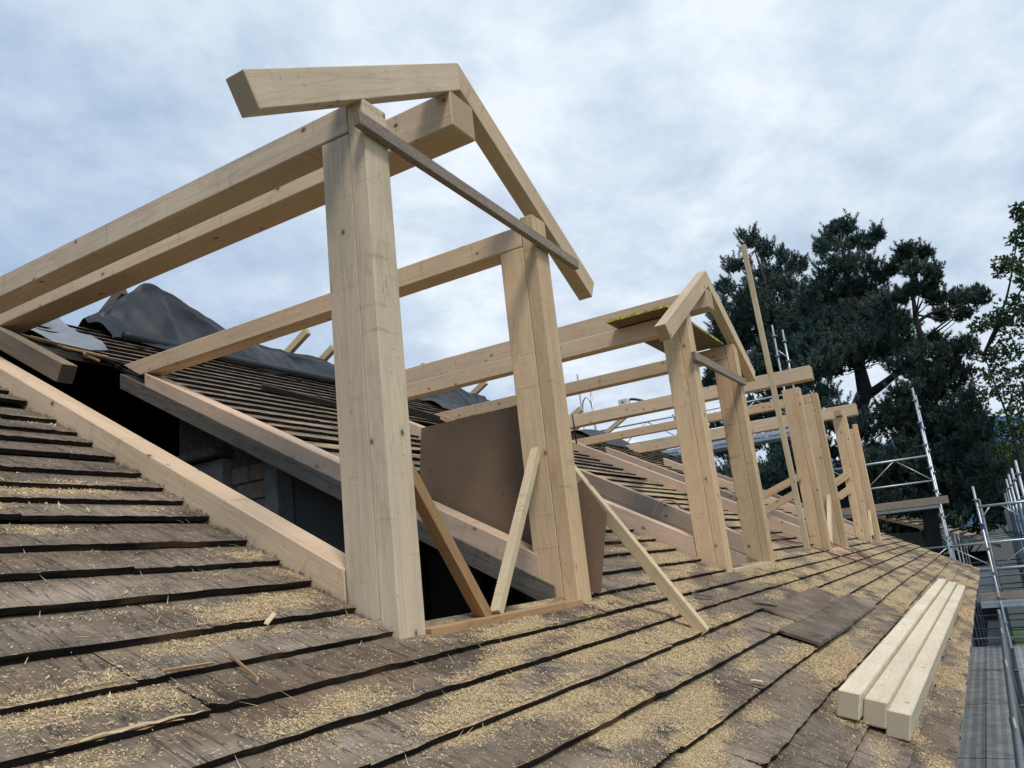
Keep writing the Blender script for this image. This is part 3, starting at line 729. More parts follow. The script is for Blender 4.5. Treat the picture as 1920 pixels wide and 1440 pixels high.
# little junction box and hose on the ridge beam
e = at_x(1170, 752, 11.1)
box = thing('junction_box', (11.11, e.y, 2.266), 'small white box lying on the third dormer ridge beam', 'box')
bx('case', (11.04, 11.17), (e.y-.075, e.y+.075), (2.267, 2.355), M_WHITE, box, 'x', .006)
bx('marking', (11.037, 11.0385), (e.y-.03, e.y+.03), (2.295, 2.305), M_BLACKP, box, 'x', 0)
bx('marking', (11.037, 11.0385), (e.y-.008, e.y+.008), (2.315, 2.330), M_BLACKP, box, 'x', 0)
tube('hose', smooth_path([(11.12, e.y-.09, 2.34), (11.12, e.y-.17, 2.325), (11.13, e.y-.26, 2.29), (11.13, e.y-.30, 2.272)]), .02, M_BLACKP, box)
# strap hanging off the ridge beam
o = tube('strap', [at_x(1073, 778, 10.2), at_x(1077, 803, 10.2), at_x(1081, 832, 10.3)], .012, M_BLACKP, None, 6)
tag(o, 'thin dark strap hanging beside the second post', 'strap')

# ------------------------------------------------------------------ roofing membranes
def catmull(P, n):
    m = len(P); out = []
    for i in range(m-1):
        p0, p1, p2, p3 = P[max(i-1, 0)], P[i], P[i+1], P[min(i+2, m-1)]
        for k in range(n):
            t_ = k/n; out.append(.5*((2*p1) + (-p0+p2)*t_ + (2*p0-5*p1+4*p2-p3)*t_*t_ + (-p0+3*p1-3*p2+p3)*t_**3))
    out.append(P[-1]); return np.array(out)
def sheet_mesh(name, rows, m, label, cat='membrane', sub=10, thick=.003, amp=.03, seed=0):
    """draped sheet from a coarse grid, with sharp creases and folds added in its own surface"""
    P = np.array([[list(p) for p in r_] for r_ in rows], float)
    P = catmull(P, sub); P = np.swapaxes(catmull(np.swapaxes(P, 0, 1), sub-1), 0, 1)
    nr, nc, _ = P.shape; rg = np.random.default_rng(seed+50)
    X, Y = P[..., 0], P[..., 1]; f = np.zeros_like(X)
    for k in range(16):
        a = rg.uniform(-1.2, 1.2) + math.pi/2*(k % 2)*.6; fr = rg.uniform(3, 26); ph = rg.uniform(0, 6)
        q = np.sin((X*math.cos(a) + Y*math.sin(a))*fr + ph + 1.3*np.sin(2.1*X - 1.7*Y + k))
        f += (1 - np.abs(q)**.7)*(1.6/fr)*rg.choice([1, 1, -.6])
    f -= f.mean(); e = np.sin(np.linspace(0, math.pi, nr))[:, None]**.5
    P[..., 2] += amp*f*(.35+.65*e); P[..., 1] -= amp*.6*f*e
    mb = MB(); mb.v = [tuple(p) for p in P.reshape(-1, 3)]
    mb.f = [[i*nc+j, i*nc+j+1, (i+1)*nc+j+1, (i+1)*nc+j] for i in range(nr-1) for j in range(nc-1)]
    o = mb.build(name, m, None, None, True); tag(o, label, cat)
    so = o.modifiers.new('solid', 'SOLIDIFY'); so.thickness = thick; so.offset = 0
    return o
yc = 6.78
crest = [(150, 606), (172, 595), (200, 580), (238, 556), (268, 538), (300, 553), (345, 582), (385, 605), (420, 626), (460, 646), (500, 658), (540, 668), (585, 675), (625, 692), (680, 714), (730, 735)]
rows = [[], [], [], [], [], []]
for i, (px, py) in enumerate(crest):
    c_ = at_y(px, py, yc); x = c_.x; zt = max(c_.z, rz(6.55)+.03)
    lift = zt - rz(6.55)
    yl = 6.22 + .10*math.sin(i*1.3) + .08*(i/len(crest)); ylow = yl
    wv = .035*math.sin(i*2.1)
    rows[0].append((x-.05, ylow-.02, rz(ylow)+.016)); rows[1].append((x, ylow+.10, rz(ylow+.10)+.05+lift*.10))
    rows[2].append((x+wv, ylow+.26, rz(ylow+.26)+.05+lift*.42+wv)); rows[3].append((x+wv, yc-.13, zt-.10*lift-.01-wv*.5))
    rows[4].append((x, yc, zt)); rows[5].append((x+.02, yc+.45, zt-.36-lift*.4))
sheet_mesh('membrane', rows, M_MEMB, 'large black underlay bunched into a hump over the ridge, left of the nearest post', amp=.04, seed=3)
rollp = [(4.2, 6.28), (4.8, 6.22), (5.6, 6.20), (6.4, 6.24), (7.4, 6.30)]
o = tube('membrane_roll', smooth_path([(x, y, rz(y, .05)) for x, y in rollp]), .042, M_MEMB, None, 12); tag(o, 'thin black roll of underlay along the lower edge of the bunched sheet', 'roll')
# grey sheet on the left
gx = [(60, 612), (66, 620), (88, 634), (130, 642), (186, 652)]
rows = []
for s in range(6):
    f_ = s/5; row = []
    for j in range(9):
        u = j/8; x = 2.78 + .74*u + .16*f_; y = 5.50 + .20*(1-u) - .05*u + f_*1.05
        row.append((x, y, rz(y) + .03 + .028*math.sin(7*u + 2.5*f_) + .03*f_*math.sin(13*u+1) + .02*math.sin(9*f_)))
    rows.append(row)
sheet_mesh('membrane', rows, M_MEMG, 'pale grey underlay piece folded over shingles at the top left', amp=.05, seed=1)
# middle sheet between first and second posts
rows = []
cr2 = [(755, 742), (785, 735), (815, 731), (840, 730), (865, 736), (890, 743), (915, 754), (945, 768), (975, 782)]
r0, r1, r2, r3, r4 = [], [], [], [], []
for i, (px, py) in enumerate(cr2):
    c_ = at_y(px, py, yc); yl = 6.1 + .05*math.sin(i*1.7)
    r0.append((c_.x, yl, rz(yl)+.02)); r1.append((c_.x+.03, yl+.22, rz(yl+.22)+.06+.02*math.sin(i*2.))); r2.append((c_.x, yc-.15, c_.z-.10+.02*math.sin(i*2.9))); r3.append((c_.x, yc, c_.z)); r4.append((c_.x, yc+.4, c_.z-.35))
sheet_mesh('membrane', [r0, r1, r2, r3, r4], M_MEMB, 'black underlay draped over the ridge seen between the first two posts', amp=.06, seed=2)
rows = []
for (xa, xb, lab, cc) in ((14.0, 16.2, 'dark underlay sagging over the ridge behind the third dormer beams', M_MEMB),):
    R_ = [[], [], [], []]
    for i in range(8):
        x = xa + (xb-xa)*i/7; l = .10*math.sin(i/7*math.pi)
        R_[0].append((x, 5.9, rz(5.9)+.02)); R_[1].append((x, 6.2, rz(6.2)+.05+l*.6)); R_[2].append((x, 6.6, rz(6.55)+.05+l)); R_[3].append((x, 7.0, rz(6.1)))
    sheet_mesh('membrane', R_, cc, lab)

# ------------------------------------------------------------------ scaffolding
def standard(t, x, y, z0, z1, m=M_STEEL, r=.024, rings=True, tape=None):
    s = tube('standard', [(x, y, z0), (x, y, z1)], r, m, t, 10)
    if rings:
        z = z1 - .28
        while z > max(z0, z1-6.2):
            b = MB(); b.tube([(x, y, z-.012), (x, y, z+.012)], .058, 10); b.build('rosette', m, t); z -= .5
    if tape is not None:
        b = MB(); b.tube([(x, y, tape-.06), (x, y, tape+.06)], r+.003, 10); b.build('tape_band', M_BLUE, t)
def rail(t, a, b_, r=.022, m=M_STEEL, name='rail'): return tube(name, [a, b_], r, m, t, 8)
def lattice(t, a, b_, h, n, m=M_STEEL):
    a = Vector(a); b_ = Vector(b_); rail(t, a, b_, .022, m); rail(t, a-Vector((0, 0, h)), b_-Vector((0, 0, h)), .018, m)
    for i in range(n):
        p = a.lerp(b_, i/n); q = a.lerp(b_, (i+1)/n); mid = a.lerp(b_, (i+.5)/n)
        rail(t, p-Vector((0, 0, h)), mid, .012, m, 'lattice_bar'); rail(t, mid, q-Vector((0, 0, h)), .012, m, 'lattice_bar')
gs = thing('scaffold', (19.8, 4.5, GZ), 'gable end scaffold of galvanised tubes beyond the far dormers', 'scaffold')
XG = 19.5
standard(gs, XG, .80, GZ, 3.02, tape=2.15); standard(gs, XG+.75, .80, GZ, 2.95)
standard(gs, XG, 3.50, GZ, 5.18, tape=None); standard(gs, XG, 3.28, 2.0, 5.0, tape=3.95)
rail(gs, (XG, 3.5, 4.55), (XG, 3.28, 4.3), .018, name='tie'); 
standard(gs, XG, 6.1, GZ, 4.2, rings=False); standard(gs, XG, 8.85, GZ, 5.1, rings=False); standard(gs, XG, 8.52, 2, 4.92, rings=False)
for s in (-1, 1):
    tube('bow_brace', smooth_path([(XG, 8.68+s*.17, 3.5), (XG, 8.68+s*.13, 4.2), (XG, 8.68+s*.02, 4.42)]), .02, M_STEEL, gs)
lattice(gs, (XG-.03, .80, 1.49), (XG-.03, 3.5, 1.49), .54, 2); 
bx('toe_board', (XG-.06, XG-.025), (.60, 3.5), (.44, .60), M_ROUGH, gs, 'y'); bx('deck', (XG, XG+.7), (.82, 3.48), (.37, .43), M_ALU, gs, 'y')
lattice(gs, (XG-.03, 3.5, 3.42), (XG-.03, 12, 3.42), .5, 6)
bx('deck', (XG, XG+.7), (3.52, 12), (2.42, 2.50), M_ALU, gs, 'y'); 
bx('toe_board', (XG-.06, XG-.025), (3.52, 12), (2.51, 2.60), M_ALU, gs, 'y')
# lower deck levels round the corner
es = thing('scaffold', (19.5, -1.2, GZ), 'corner scaffold bay beyond the eave with rails, toe board and metal deck', 'scaffold')
lattice(es, (XG, 1.6, -.46), (XG, -1.6, -.46), .53, 2); rail(es, (XG, 1.2, -.99), (XG, -1.6, -.99), .022)
for z in (-1.25,): rail(es, (XG+2, .6, z), (XG+2, -2, z), .016)
bx('toe_board', (XG-.02, XG+.015), (-2.2, .44), (-1.60, -1.46), M_ROUGH, es, 'y'); bx('deck', (XG+.02, XG+.75), (-2.2, .46), (-1.76, -1.68), M_ALU, es, 'y')
standard(es, XG, .10, GZ, .72, tape=-.12); rail(es, (XG, .09, .285), (XG, -1.2, .285), .028)
rail(es, (XG, .09, .02), (XG, -.12, .27), .016, name='brace'); rail(es, (XG, -.60, .0), (XG, -.33, .27), .016, name='brace')
rail(es, (XG, .8, -2.35), (XG, -1.6, -2.35), .014)
for x in (22.5, 25.6, 28.6, 31.7, 34.8):
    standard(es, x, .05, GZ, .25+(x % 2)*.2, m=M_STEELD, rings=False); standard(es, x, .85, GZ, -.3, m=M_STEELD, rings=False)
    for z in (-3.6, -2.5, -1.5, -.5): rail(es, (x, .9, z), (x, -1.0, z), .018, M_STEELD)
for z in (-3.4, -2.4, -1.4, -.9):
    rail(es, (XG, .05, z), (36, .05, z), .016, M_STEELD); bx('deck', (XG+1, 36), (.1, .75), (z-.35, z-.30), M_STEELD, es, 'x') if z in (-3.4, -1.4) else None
# netted outer face with its standards
ns = thing('scaffold', (28, -.85, GZ), 'far scaffold run hung with pale blue grey sheeting at the right edge', 'scaffold')
m, t, b = mat('scaffold_sheeting'); pos = t.new('ShaderNodeNewGeometry').outputs['Position']
n = t.noise(t.map(pos, (1.5, 1, 14)), 1., 5, .6); finish(t, b, t.ramp(n, [(.3, (.20, .25, .29)), (.7, (.33, .39, .44))]), .55, n, .5, .03); M_NET = m
for k in range(10):
    mb = MB(); x0 = 19.9 + k*3.07; mb.box((x0, x0+3.0), (-.92, -.905), (-3.6, .42)); mb.build('sheeting', M_NET, ns)
for k in range(6):
    standard(ns, 20.3 + k*3.07, -.80, GZ, 1.18, rings=(k < 4), r=.03)
# long eave scaffold
ls = thing('scaffold', (9, -.1, GZ), 'long eave scaffold of perforated steel decks down beside the roof edge', 'scaffold')
DZ = -2.55
for k in range(-1, 6):
    xa = 10.70 - 3.05*2 + k*3.05 - 3.05
    for (ya, yb_) in ((.235, .545), (.555, .865), (-.26, .06), (-.59, -.27), (-.92, -.60)):
        if yb_ < .2 and k > 5: continue
        b = MB(); b.box((xa+.03, xa+3.02), (ya, yb_), (DZ-.05, DZ)); 
        b.box((xa+.03, xa+3.02), (ya, ya+.02), (DZ+.001, DZ+.006)); b.box((xa+.03, xa+3.02), (yb_-.02, yb_), (DZ+.001, DZ+.006))
        b.build('deck', M_DECK if ya > 0 else M_DECK_LIT, ls)
    rail(ls, (xa, -1.0, DZ-.03), (xa, .95, DZ-.03), .024, M_STEELD, 'transom')
    standard(ls, xa, -1.0, GZ, DZ+(2.1 if k > 4 else .6), M_STEEL, rings=False); standard(ls, xa, .92, GZ, DZ-.02, M_STEELD, rings=False)
rail(ls, (-1, .145, -1.62), (16.5, .145, -1.62), .03, M_STEELD)
for x in (4.6, 7.65, 10.7, 13.75, 16.5): rail(ls, (x, .145, DZ), (x, .145, -1.52), .028, M_STEELD, 'guard_post')
bx('deck_end', (19.0, 19.5), (.25, .85), (DZ-.35, DZ-.28), M_DECK, ls, 'y')
# diagonal clutter of tubes lying on the ground side
b = MB()

# ------------------------------------------------------------------ neighbouring house
nh = thing('house', at_d(1770, 1040, 42) * 1.0, 'neighbouring olive house with pale tiled roof and dark timber porch, behind the scaffold', 'house')
nx0, ny0 = 41., -.6
mb = MB(); mb.box((41, 50), (2.6, 8.0), (GZ, -.2)); mb.build('wall', M_HWALL, nh)
mb = MB(); mb.box((40.2, 48), (.2, 2.59), (GZ, -1.5)); mb.build('porch_wall', M_HDARK, nh)
mb = MB()
mb.v += [(39.6, 4.2, .75), (50, 4.2, .75), (50, -.3, -1.05), (39.6, -.3, -1.05), (39.6, 4.2, .60), (50, 4.2, .60), (50, -.3, -1.2), (39.6, -.3, -1.2)]
mb.f += [[0,3,2,1],[4,5,6,7],[0,1,5,4],[2,3,7,6],[0,4,7,3],[1,2,6,5]]
rf = mb.build('roof', M_HROOF, nh)
for i in range(12):
    y = 4.1 - i*.375; zz = .75 - (4.2-y)*.4
    beam('tile_row', (39.6, y, zz+.03), (50, y, zz+.03), .30, .03, M_HROOF, rf, (0, .37, 1), cham=0)
for yy in (.9, 1.7): 
    w_ = bx('window', (40.14, 40.19), (yy, yy+.5), (-3.6, -2.2), M_GLASS, nh, 'x', 0)
w_ = bx('window', (40.93, 40.99), (4.6, 5.6), (-2.6, -1.4), M_GLASS, nh, 'x', 0)

# ------------------------------------------------------------------ trees
def px_at(px, py, D): return np.array(at_d(px, py, D))
def needles(P, Dm, n_blade, L, wd, rng):
    """P tuft centres, Dm main directions -> blade triangles"""
    n = len(P); P = np.repeat(P, n_blade, 0); D_ = np.repeat(Dm, n_blade, 0)
    d = D_ + rng.normal(size=P.shape)*.75; d /= np.linalg.norm(d, axis=1)[:, None]
    s = np.cross(d, rng.normal(size=P.shape)); s /= np.linalg.norm(s, axis=1)[:, None]
    ln = L*(.6+.6*rng.random(len(P)))[:, None]
    o = P + D_*rng.random((len(P), 1))*L*.8
    V = np.stack([o - s*wd, o + s*wd, o + d*ln], 1).reshape(-1, 3)
    return V
def build_crown(name, lobes, D, m, parent, rng, tuft=.17, wd=.034, blades=9, dens=1., kind='pine', flat=.8):
    Vs = []; centres = []
    for (px, py, rx, ry) in lobes:
        dd = D + rng.normal()*1.1; c = px_at(px, py, dd); s = dd/F*1.06; RX, RY = rx*s, ry*s
        if kind == 'pine' and tuft < .3:
            # upright candles of needles gathered in loose pads
            RX *= .86; RY *= .86
            n_sub = max(12, int(dens*115*RX*RY))
            v = rng.normal(size=(n_sub, 3)); v /= np.linalg.norm(v, axis=1)[:, None]
            b0 = c + v*np.array([min(RX, 1.5), RX, RY])*(rng.random((n_sub, 1))**.40)
            ax = v*np.array([.55, .55, .25]) + np.array([0, 0, .8]) + rng.normal(size=v.shape)*.14; ax /= np.linalg.norm(ax, axis=1)[:, None]
            centres += list(b0[::10])
            SL = rng.uniform(.24, .50, (n_sub, 1)); nb_ = 54
            tt = rng.random((n_sub*nb_, 1)); axr = np.repeat(ax, nb_, 0)
            bb_ = np.repeat(b0, nb_, 0) + np.repeat(ax*SL, nb_, 0)*tt
            sd = np.cross(axr, rng.normal(size=axr.shape)); sd /= np.linalg.norm(sd, axis=1)[:, None]
            d_ = axr*.7 + sd*rng.uniform(.5, 1.1, (len(sd), 1)); d_ /= np.linalg.norm(d_, axis=1)[:, None]
            w_ = np.cross(d_, rng.normal(size=d_.shape)); w_ /= np.linalg.norm(w_, axis=1)[:, None]
            ln = .155*(1.15-.45*tt)
            Vs.append(np.stack([bb_-w_*.014, bb_+w_*.014, bb_+d_*ln], 1).reshape(-1, 3))
            n_sub = max(4, int(dens*15*RX*RY))      # shaded twiggy heart of the pad
            RX *= .6; RY *= .6
        else:
            n_sub = max(5, int(dens*14*(RX*RY)/.9))
        for k in range(n_sub):
            v = rng.normal(size=3); v /= np.linalg.norm(v); r = rng.random()**.38
            cc = c + v*np.array([min(RX, 1.6), RX, RY])*r
            rs = rng.uniform(.22, .42)*(1. if RX > .7 else .75)
            centres.append(cc)
            n = int(26*dens**.3)
            u = rng.normal(size=(n, 3)); u /= np.linalg.norm(u, axis=1)[:, None]
            P = cc + u*np.array([rs, rs, rs*flat])*(.35+.65*rng.random((n, 1)))
            Dm = u*.7 + np.array([0, 0, .75]) if kind == 'pine' else u
            Vs.append(needles(P, Dm, blades, tuft, wd, rng))
    V = np.concatenate(Vs)
    o = mesh_np(name, V, np.arange(len(V)).reshape(-1, 3), m, parent, nper=3)
    return o, centres
def limbs(t, path, radii, centres, rng, nb=40, r0=.05, m=M_BARK):
    b = MB(); b.tube(path, radii, 10); b.build('trunk', m, t, smooth=True)
    bb = MB(); P = [np.array(p) for p in path[1:]]
    idx = rng.choice(len(centres), min(nb, len(centres)), replace=False)
    for i in idx:
        c = centres[i]; j = np.argmin([np.linalg.norm(p - c) + max(0, p[2]-c[2])*2 for p in P]); a = P[j]
        mid = (a+c)/2 + rng.normal(size=3)*.15 + np.array([0, 0, -.15]); L = np.linalg.norm(c-a)
        r = min(.06, .015+.011*L)
        bb.tube(smooth_path([a, mid, c], 4), [r*(1-.8*k/8) for k in range(9)], 5, False)
    bb.build('branches', m, t, smooth=True)['kind'] = 'stuff'
rng = np.random.default_rng(11)
D1, D2, D3 = 38, 35, 33
pt = thing('pine_tree', px_at(1455, 1100, D1) * [1, 1, 0] + [0, 0, GZ], 'dark pine with two feathery tops, leftmost behind the tall batten', 'tree', 'dark pines behind the house')
L1 = [(1405, 455, 26, 28), (1435, 470, 16, 24), (1380, 500, 26, 24), (1440, 520, 48, 40), (1468, 485, 12, 26), (1490, 500, 26, 24), (1475, 545, 46, 36), (1395, 560, 40, 34), (1360, 540, 20, 22), (1350, 585, 28, 24), (1430, 600, 60, 36), (1375, 640, 46, 30), (1490, 610, 40, 36), (1345, 640, 22, 18), (1450, 670, 60, 34), (1385, 700, 50, 26), (1480, 730, 50, 30), (1340, 700, 16, 14), (1430, 770, 60, 28), (1380, 840, 60, 30), (1330, 720, 12, 16), (1470, 830, 50, 36), (1420, 900, 80, 34), (1340, 820, 40, 40), (1370, 900, 50, 40), (1450, 930, 60, 40), (1400, 780, 50, 30), (1395, 720, 60, 30), (1450, 720, 50, 34), (1360, 670, 34, 26), (1420, 640, 50, 30), (1460, 590, 40, 34), (1500, 660, 40, 34), (1395, 600, 40, 34), (1470, 640, 50, 34), (1360, 610, 34, 30), (1425, 560, 40, 30), (1440, 690, 60, 34),  (1290, 800, 30, 16), (1230, 845, 20, 8), (1190, 855, 14, 6), (1530, 640, 30, 34)]
cr, cen = build_crown('crown', L1, D1, M_NEEDLE, pt, rng)
tp = [px_at(1460, 1150, D1), px_at(1458, 950, D1), px_at(1462, 780, D1), px_at(1458, 640, D1), px_at(1440, 540, D1), px_at(1415, 470, D1)]; tp[0][2] = GZ
limbs(pt, tp, [.34, .30, .25, .18, .10, .03], cen, rng, 70)
pt = thing('pine_tree', px_at(1600, 1100, D2) * [1, 1, 0] + [0, 0, GZ], 'tallest dark pine with broad crown and forked trunk against the sky', 'tree', 'dark pines behind the house')
L2 = [(1570, 432, 20, 18), (1592, 425, 12, 18), (1555, 455, 32, 22), (1600, 460, 32, 24), (1628, 455, 16, 24), (1645, 440, 9, 16), (1540, 470, 14, 20), (1575, 500, 50, 30), (1630, 505, 26, 26), (1545, 535, 40, 28), (1600, 545, 56, 32), (1530, 585, 46, 32), (1590, 600, 60, 34), (1655, 520, 12, 12), (1650, 590, 46, 36), (1540, 640, 60, 30), (1610, 650, 62, 28), (1665, 640, 40, 30), (1520, 690, 50, 26), (1570, 690, 40, 18), (1545, 745, 40, 26), (1500, 770, 40, 24), (1560, 800, 50, 24), (1510, 830, 50, 30), (1575, 850, 40, 22), (1620, 800, 50, 26), (1540, 900, 60, 34), (1500, 720, 40, 34), (1530, 700, 46, 28), (1570, 640, 60, 34), (1640, 610, 40, 30), (1580, 780, 50, 30), (1620, 850, 50, 34), (1500, 870, 60, 44), (1480, 930, 60, 40), (1590, 920, 60, 40), (1560, 560, 50, 30), (1515, 560, 26, 30), (1505, 610, 34, 34), (1510, 650, 34, 30), (1660, 575, 34, 26), (1680, 615, 40, 26), (1650, 640, 46, 26), (1620, 560, 44, 34), (1560, 610, 60, 34), (1590, 670, 60, 24), (1545, 680, 50, 30),  (1545, 600, 50, 30), (1615, 590, 50, 30),  (1700, 650, 40, 30), (1690, 690, 40, 20), (1655, 665, 50, 16)]
cr, cen = build_crown('crown', L2, D2, M_NEEDLE, pt, rng)
tp = [px_at(1590, 1150, D2), px_at(1588, 900, D2), px_at(1600, 790, D2), px_at(1622, 735, D2), px_at(1612, 690, D2), px_at(1600, 600, D2), px_at(1585, 500, D2), px_at(1575, 430, D2)]; tp[0][2] = GZ
limbs(pt, tp, [.42, .38, .36, .32, .24, .17, .09, .03], cen, rng, 70)
b = MB(); b.tube(smooth_path([px_at(1620, 745, D2), px_at(1650, 725, D2), px_at(1690, 690, D2), px_at(1720, 640, D2)]), [.22-.009*i for i in range(19)], 8); b.build('fork_limb', M_BARK, pt, smooth=True)
pt = thing('pine_tree', px_at(1730, 1100, D3) * [1, 1, 0] + [0, 0, GZ], 'dark pine reaching a long needled arm out to the right', 'tree', 'dark pines behind the house')
L3 = [(1697, 475, 16, 16), (1690, 492, 12, 10), (1730, 480, 16, 18), (1715, 510, 24, 18), (1740, 512, 20, 20), (1672, 508, 12, 8), (1750, 525, 12, 14), (1710, 545, 26, 16), (1735, 550, 24, 14), (1690, 560, 20, 16), (1765, 560, 22, 12), (1795, 565, 22, 12), (1822, 560, 18, 12), (1838, 562, 12, 12), (1808, 590, 22, 8), (1765, 592, 18, 8), (1690, 600, 16, 14), (1760, 640, 16, 14), (1735, 665, 46, 14), (1790, 655, 20, 12), (1815, 650, 10, 10), (1775, 680, 44, 20), (1730, 700, 50, 20), (1800, 700, 22, 16), (1700, 735, 30, 10), (1760, 735, 60, 26), (1810, 760, 30, 26), (1700, 780, 60, 26), (1770, 790, 60, 30), (1720, 830, 50, 22), (1790, 850, 60, 36), (1830, 810, 30, 34), (1740, 880, 60, 26), (1680, 900, 40, 16), (1800, 900, 60, 30), (1660, 935, 60, 26), (1730, 930, 60, 24), (1780, 940, 50, 22), (1850, 880, 30, 34), (1680, 780, 50, 34), (1720, 800, 60, 40), (1790, 800, 60, 40), (1700, 860, 70, 36), (1760, 900, 70, 36), (1640, 880, 60, 34), (1820, 920, 60, 40), (1700, 950, 90, 26), (1720, 760, 60, 26), (1745, 715, 50, 22)]
cr, cen = build_crown('crown', L3, D3, M_NEEDLE2, pt, rng)
tp = [px_at(1745, 1150, D3), px_at(1742, 950, D3), px_at(1735, 840, D3), px_at(1722, 720, D3), px_at(1728, 640, D3), px_at(1716, 590, D3), px_at(1706, 500, D3)]; tp[0][2] = GZ
limbs(pt, tp, [.30, .27, .22, .16, .12, .09, .03], cen, rng, 80)
b = MB(); b.tube(smooth_path([px_at(1720, 605, D3), px_at(1745, 588, D3), px_at(1790, 575, D3), px_at(1835, 560, D3)]), [.07-.0025*i for i in range(19)], 6); b.build('arm_limb', M_BARK, pt, smooth=True)
# leafy trees
def leafy(lobes, D, label, seed, m=M_LEAF, tx=1990):
    rng = np.random.default_rng(seed)
    bp = px_at(tx, 1150, D); bp[2] = GZ
    t = thing('leafy_tree', tuple(bp), label, 'tree'); 
    _, cen = build_crown('crown', lobes, D, m, t, rng, tuft=.10, wd=.034, blades=6, dens=1.1, kind='leaf')
    P = [bp, bp + [0, 0, 4.0], bp + [0, 0, 7.5], bp + [0, .1, 10.5], bp + [0, .3, 12.5]]
    limbs(t, P, [.12, .11, .08, .035, .015], cen, rng, 7)
leafy([(1912, 395, 10, 14), (1918, 440, 14, 18), (1900, 478, 26, 18), (1880, 500, 14, 8), (1905, 520, 24, 24), (1915, 560, 22, 24), (1890, 590, 26, 18), (1860, 605, 26, 10), (1835, 612, 12, 6), (1900, 640, 34, 26), (1880, 680, 30, 20), (1915, 700, 24, 28), (1895, 750, 40, 30), (1930, 600, 30, 40), (1960, 500, 40, 50), (1950, 700, 40, 60)], 30, 'light green leafy tree cut by the right edge of the frame', 5)
leafy([(1850, 665, 26, 16), (1840, 700, 22, 16), (1870, 730, 40, 26), (1900, 800, 40, 30), (1860, 800, 40, 26), (1880, 860, 40, 26), (1840, 850, 30, 24), (1910, 860, 30, 30)], 36, 'darker leafy tree between the pines and the right edge', 6, M_LEAF, 1950)
# dark belt of conifers low behind the house
for k, (pxc, pyc, D, seed, lab) in enumerate(((1340, 930, 52, 21, 'low dark evergreen seen under the second dormer beams'), (1500, 960, 50, 22, 'low dark evergreen behind the tall batten foot'), (1640, 960, 50, 23, 'low dark evergreen right of the farthest posts'), (1800, 940, 56, 24, 'low dark evergreen behind the right hand scaffold'), (1920, 930, 56, 25, 'low dark evergreen at the right picture edge'))):
    rng = np.random.default_rng(seed)
    bp = px_at(pxc, 1000, D); bp[2] = GZ
    t = thing('evergreen_tree', tuple(bp), lab, 'tree')
    lob = [(pxc + rng.normal()*45, pyc + rng.uniform(-60, 60), rng.uniform(35, 60), rng.uniform(28, 45)) for _ in range(9)]
    _, cen = build_crown('crown', lob, D, M_NEEDLE2, t, rng, tuft=.32, wd=.06, blades=6, dens=.5)
    limbs(t, [bp, bp+[0, 0, 2.5], bp+[0, 0, 5.0]], [.3, .25, .12], cen, rng, 14)

# ------------------------------------------------------------------ sawdust flakes and splinters
def flakes(n_try, xr, yr, size, seed, power=1.):
    rng = np.random.default_rng(seed)
    x = rng.uniform(*xr, n_try); y = rng.uniform(*yr, n_try)
    d = dust_np(x, y) + rng.normal(size=n_try)*.17
    # finer raggedness
    d += .22*np.sin(61*x+13*y)*np.sin(17*x-71*y+2) + .12*np.sin(140*x+30*y)*np.sin(40*x-150*y)
    keep = rng.random(n_try) < np.clip((d-.02)/.50, .005, 1)**power
    for a, b_, c_, e_ in openings: keep &= ~((x > a-.02) & (x < b_+.02) & (y > c_+.02))
    keep &= ~((x > 2.07) & (x < 3.57) & (y > 1.665))
    # the bare replacement shingles stay clean
    keep &= ~((x > 4.66) & (x < 7.2) & (y > .91) & (y < 1.1) & (rng.random(n_try) < .85))
    x, y = x[keep], y[keep]; n = len(x)
    bt = np.array(butts); k = np.clip(np.searchsorted(bt, y, 'right')-1, 0, len(bt)-1); dy = y - bt[k]
    off = .014 - .135*dy/CA + rng.random(n)*.0025
    z = rz(0) + TA*y + off/CA
    L = size*(.35 + rng.random(n)**2*1.3 + (rng.random(n) < .02)*1.6); Wd = L*rng.uniform(.2, .6, n)
    th = rng.random(n)*np.pi; tl = rng.normal(size=(n, 2))*.35
    ux = np.stack([np.cos(th), np.sin(th)*CA, np.sin(th)*SA + tl[:, 0]], 1); vx = np.stack([-np.sin(th), np.cos(th)*CA, np.cos(th)*SA + tl[:, 1]], 1)
    P = np.stack([x, y, z], 1)
    V = np.stack([P - ux*L[:, None]/2, P + vx*Wd[:, None]/2, P + ux*L[:, None]/2, P - vx*Wd[:, None]/2], 1).reshape(-1, 3)
    return V, n
Vs = []; cnt = 0
for args in ((1000000, (.7, 3.2), (.5, 2.3), (.0050), 1), (640000, (3.2, 6.5), (.31, 2.3), .0072, 2), (130000, (6.5, 11.), (.31, 2.3), .011, 3), (60000, (.7, 2.1), (2.3, 4.2), .008, 4)):
    V, n = flakes(*args); Vs.append(V); cnt += n
V = np.concatenate(Vs)
o = mesh_np('sawdust', V, np.arange(len(V)).reshape(-1, 4), M_FLAKE)
mi = RNG.choice(3, size=len(V)//4, p=[.5, .3, .2]).astype(np.int32); o.data.polygons.foreach_set('material_index', mi); tag(o, 'pale sawdust drifted over the shingle courses', None, None, 'stuff')
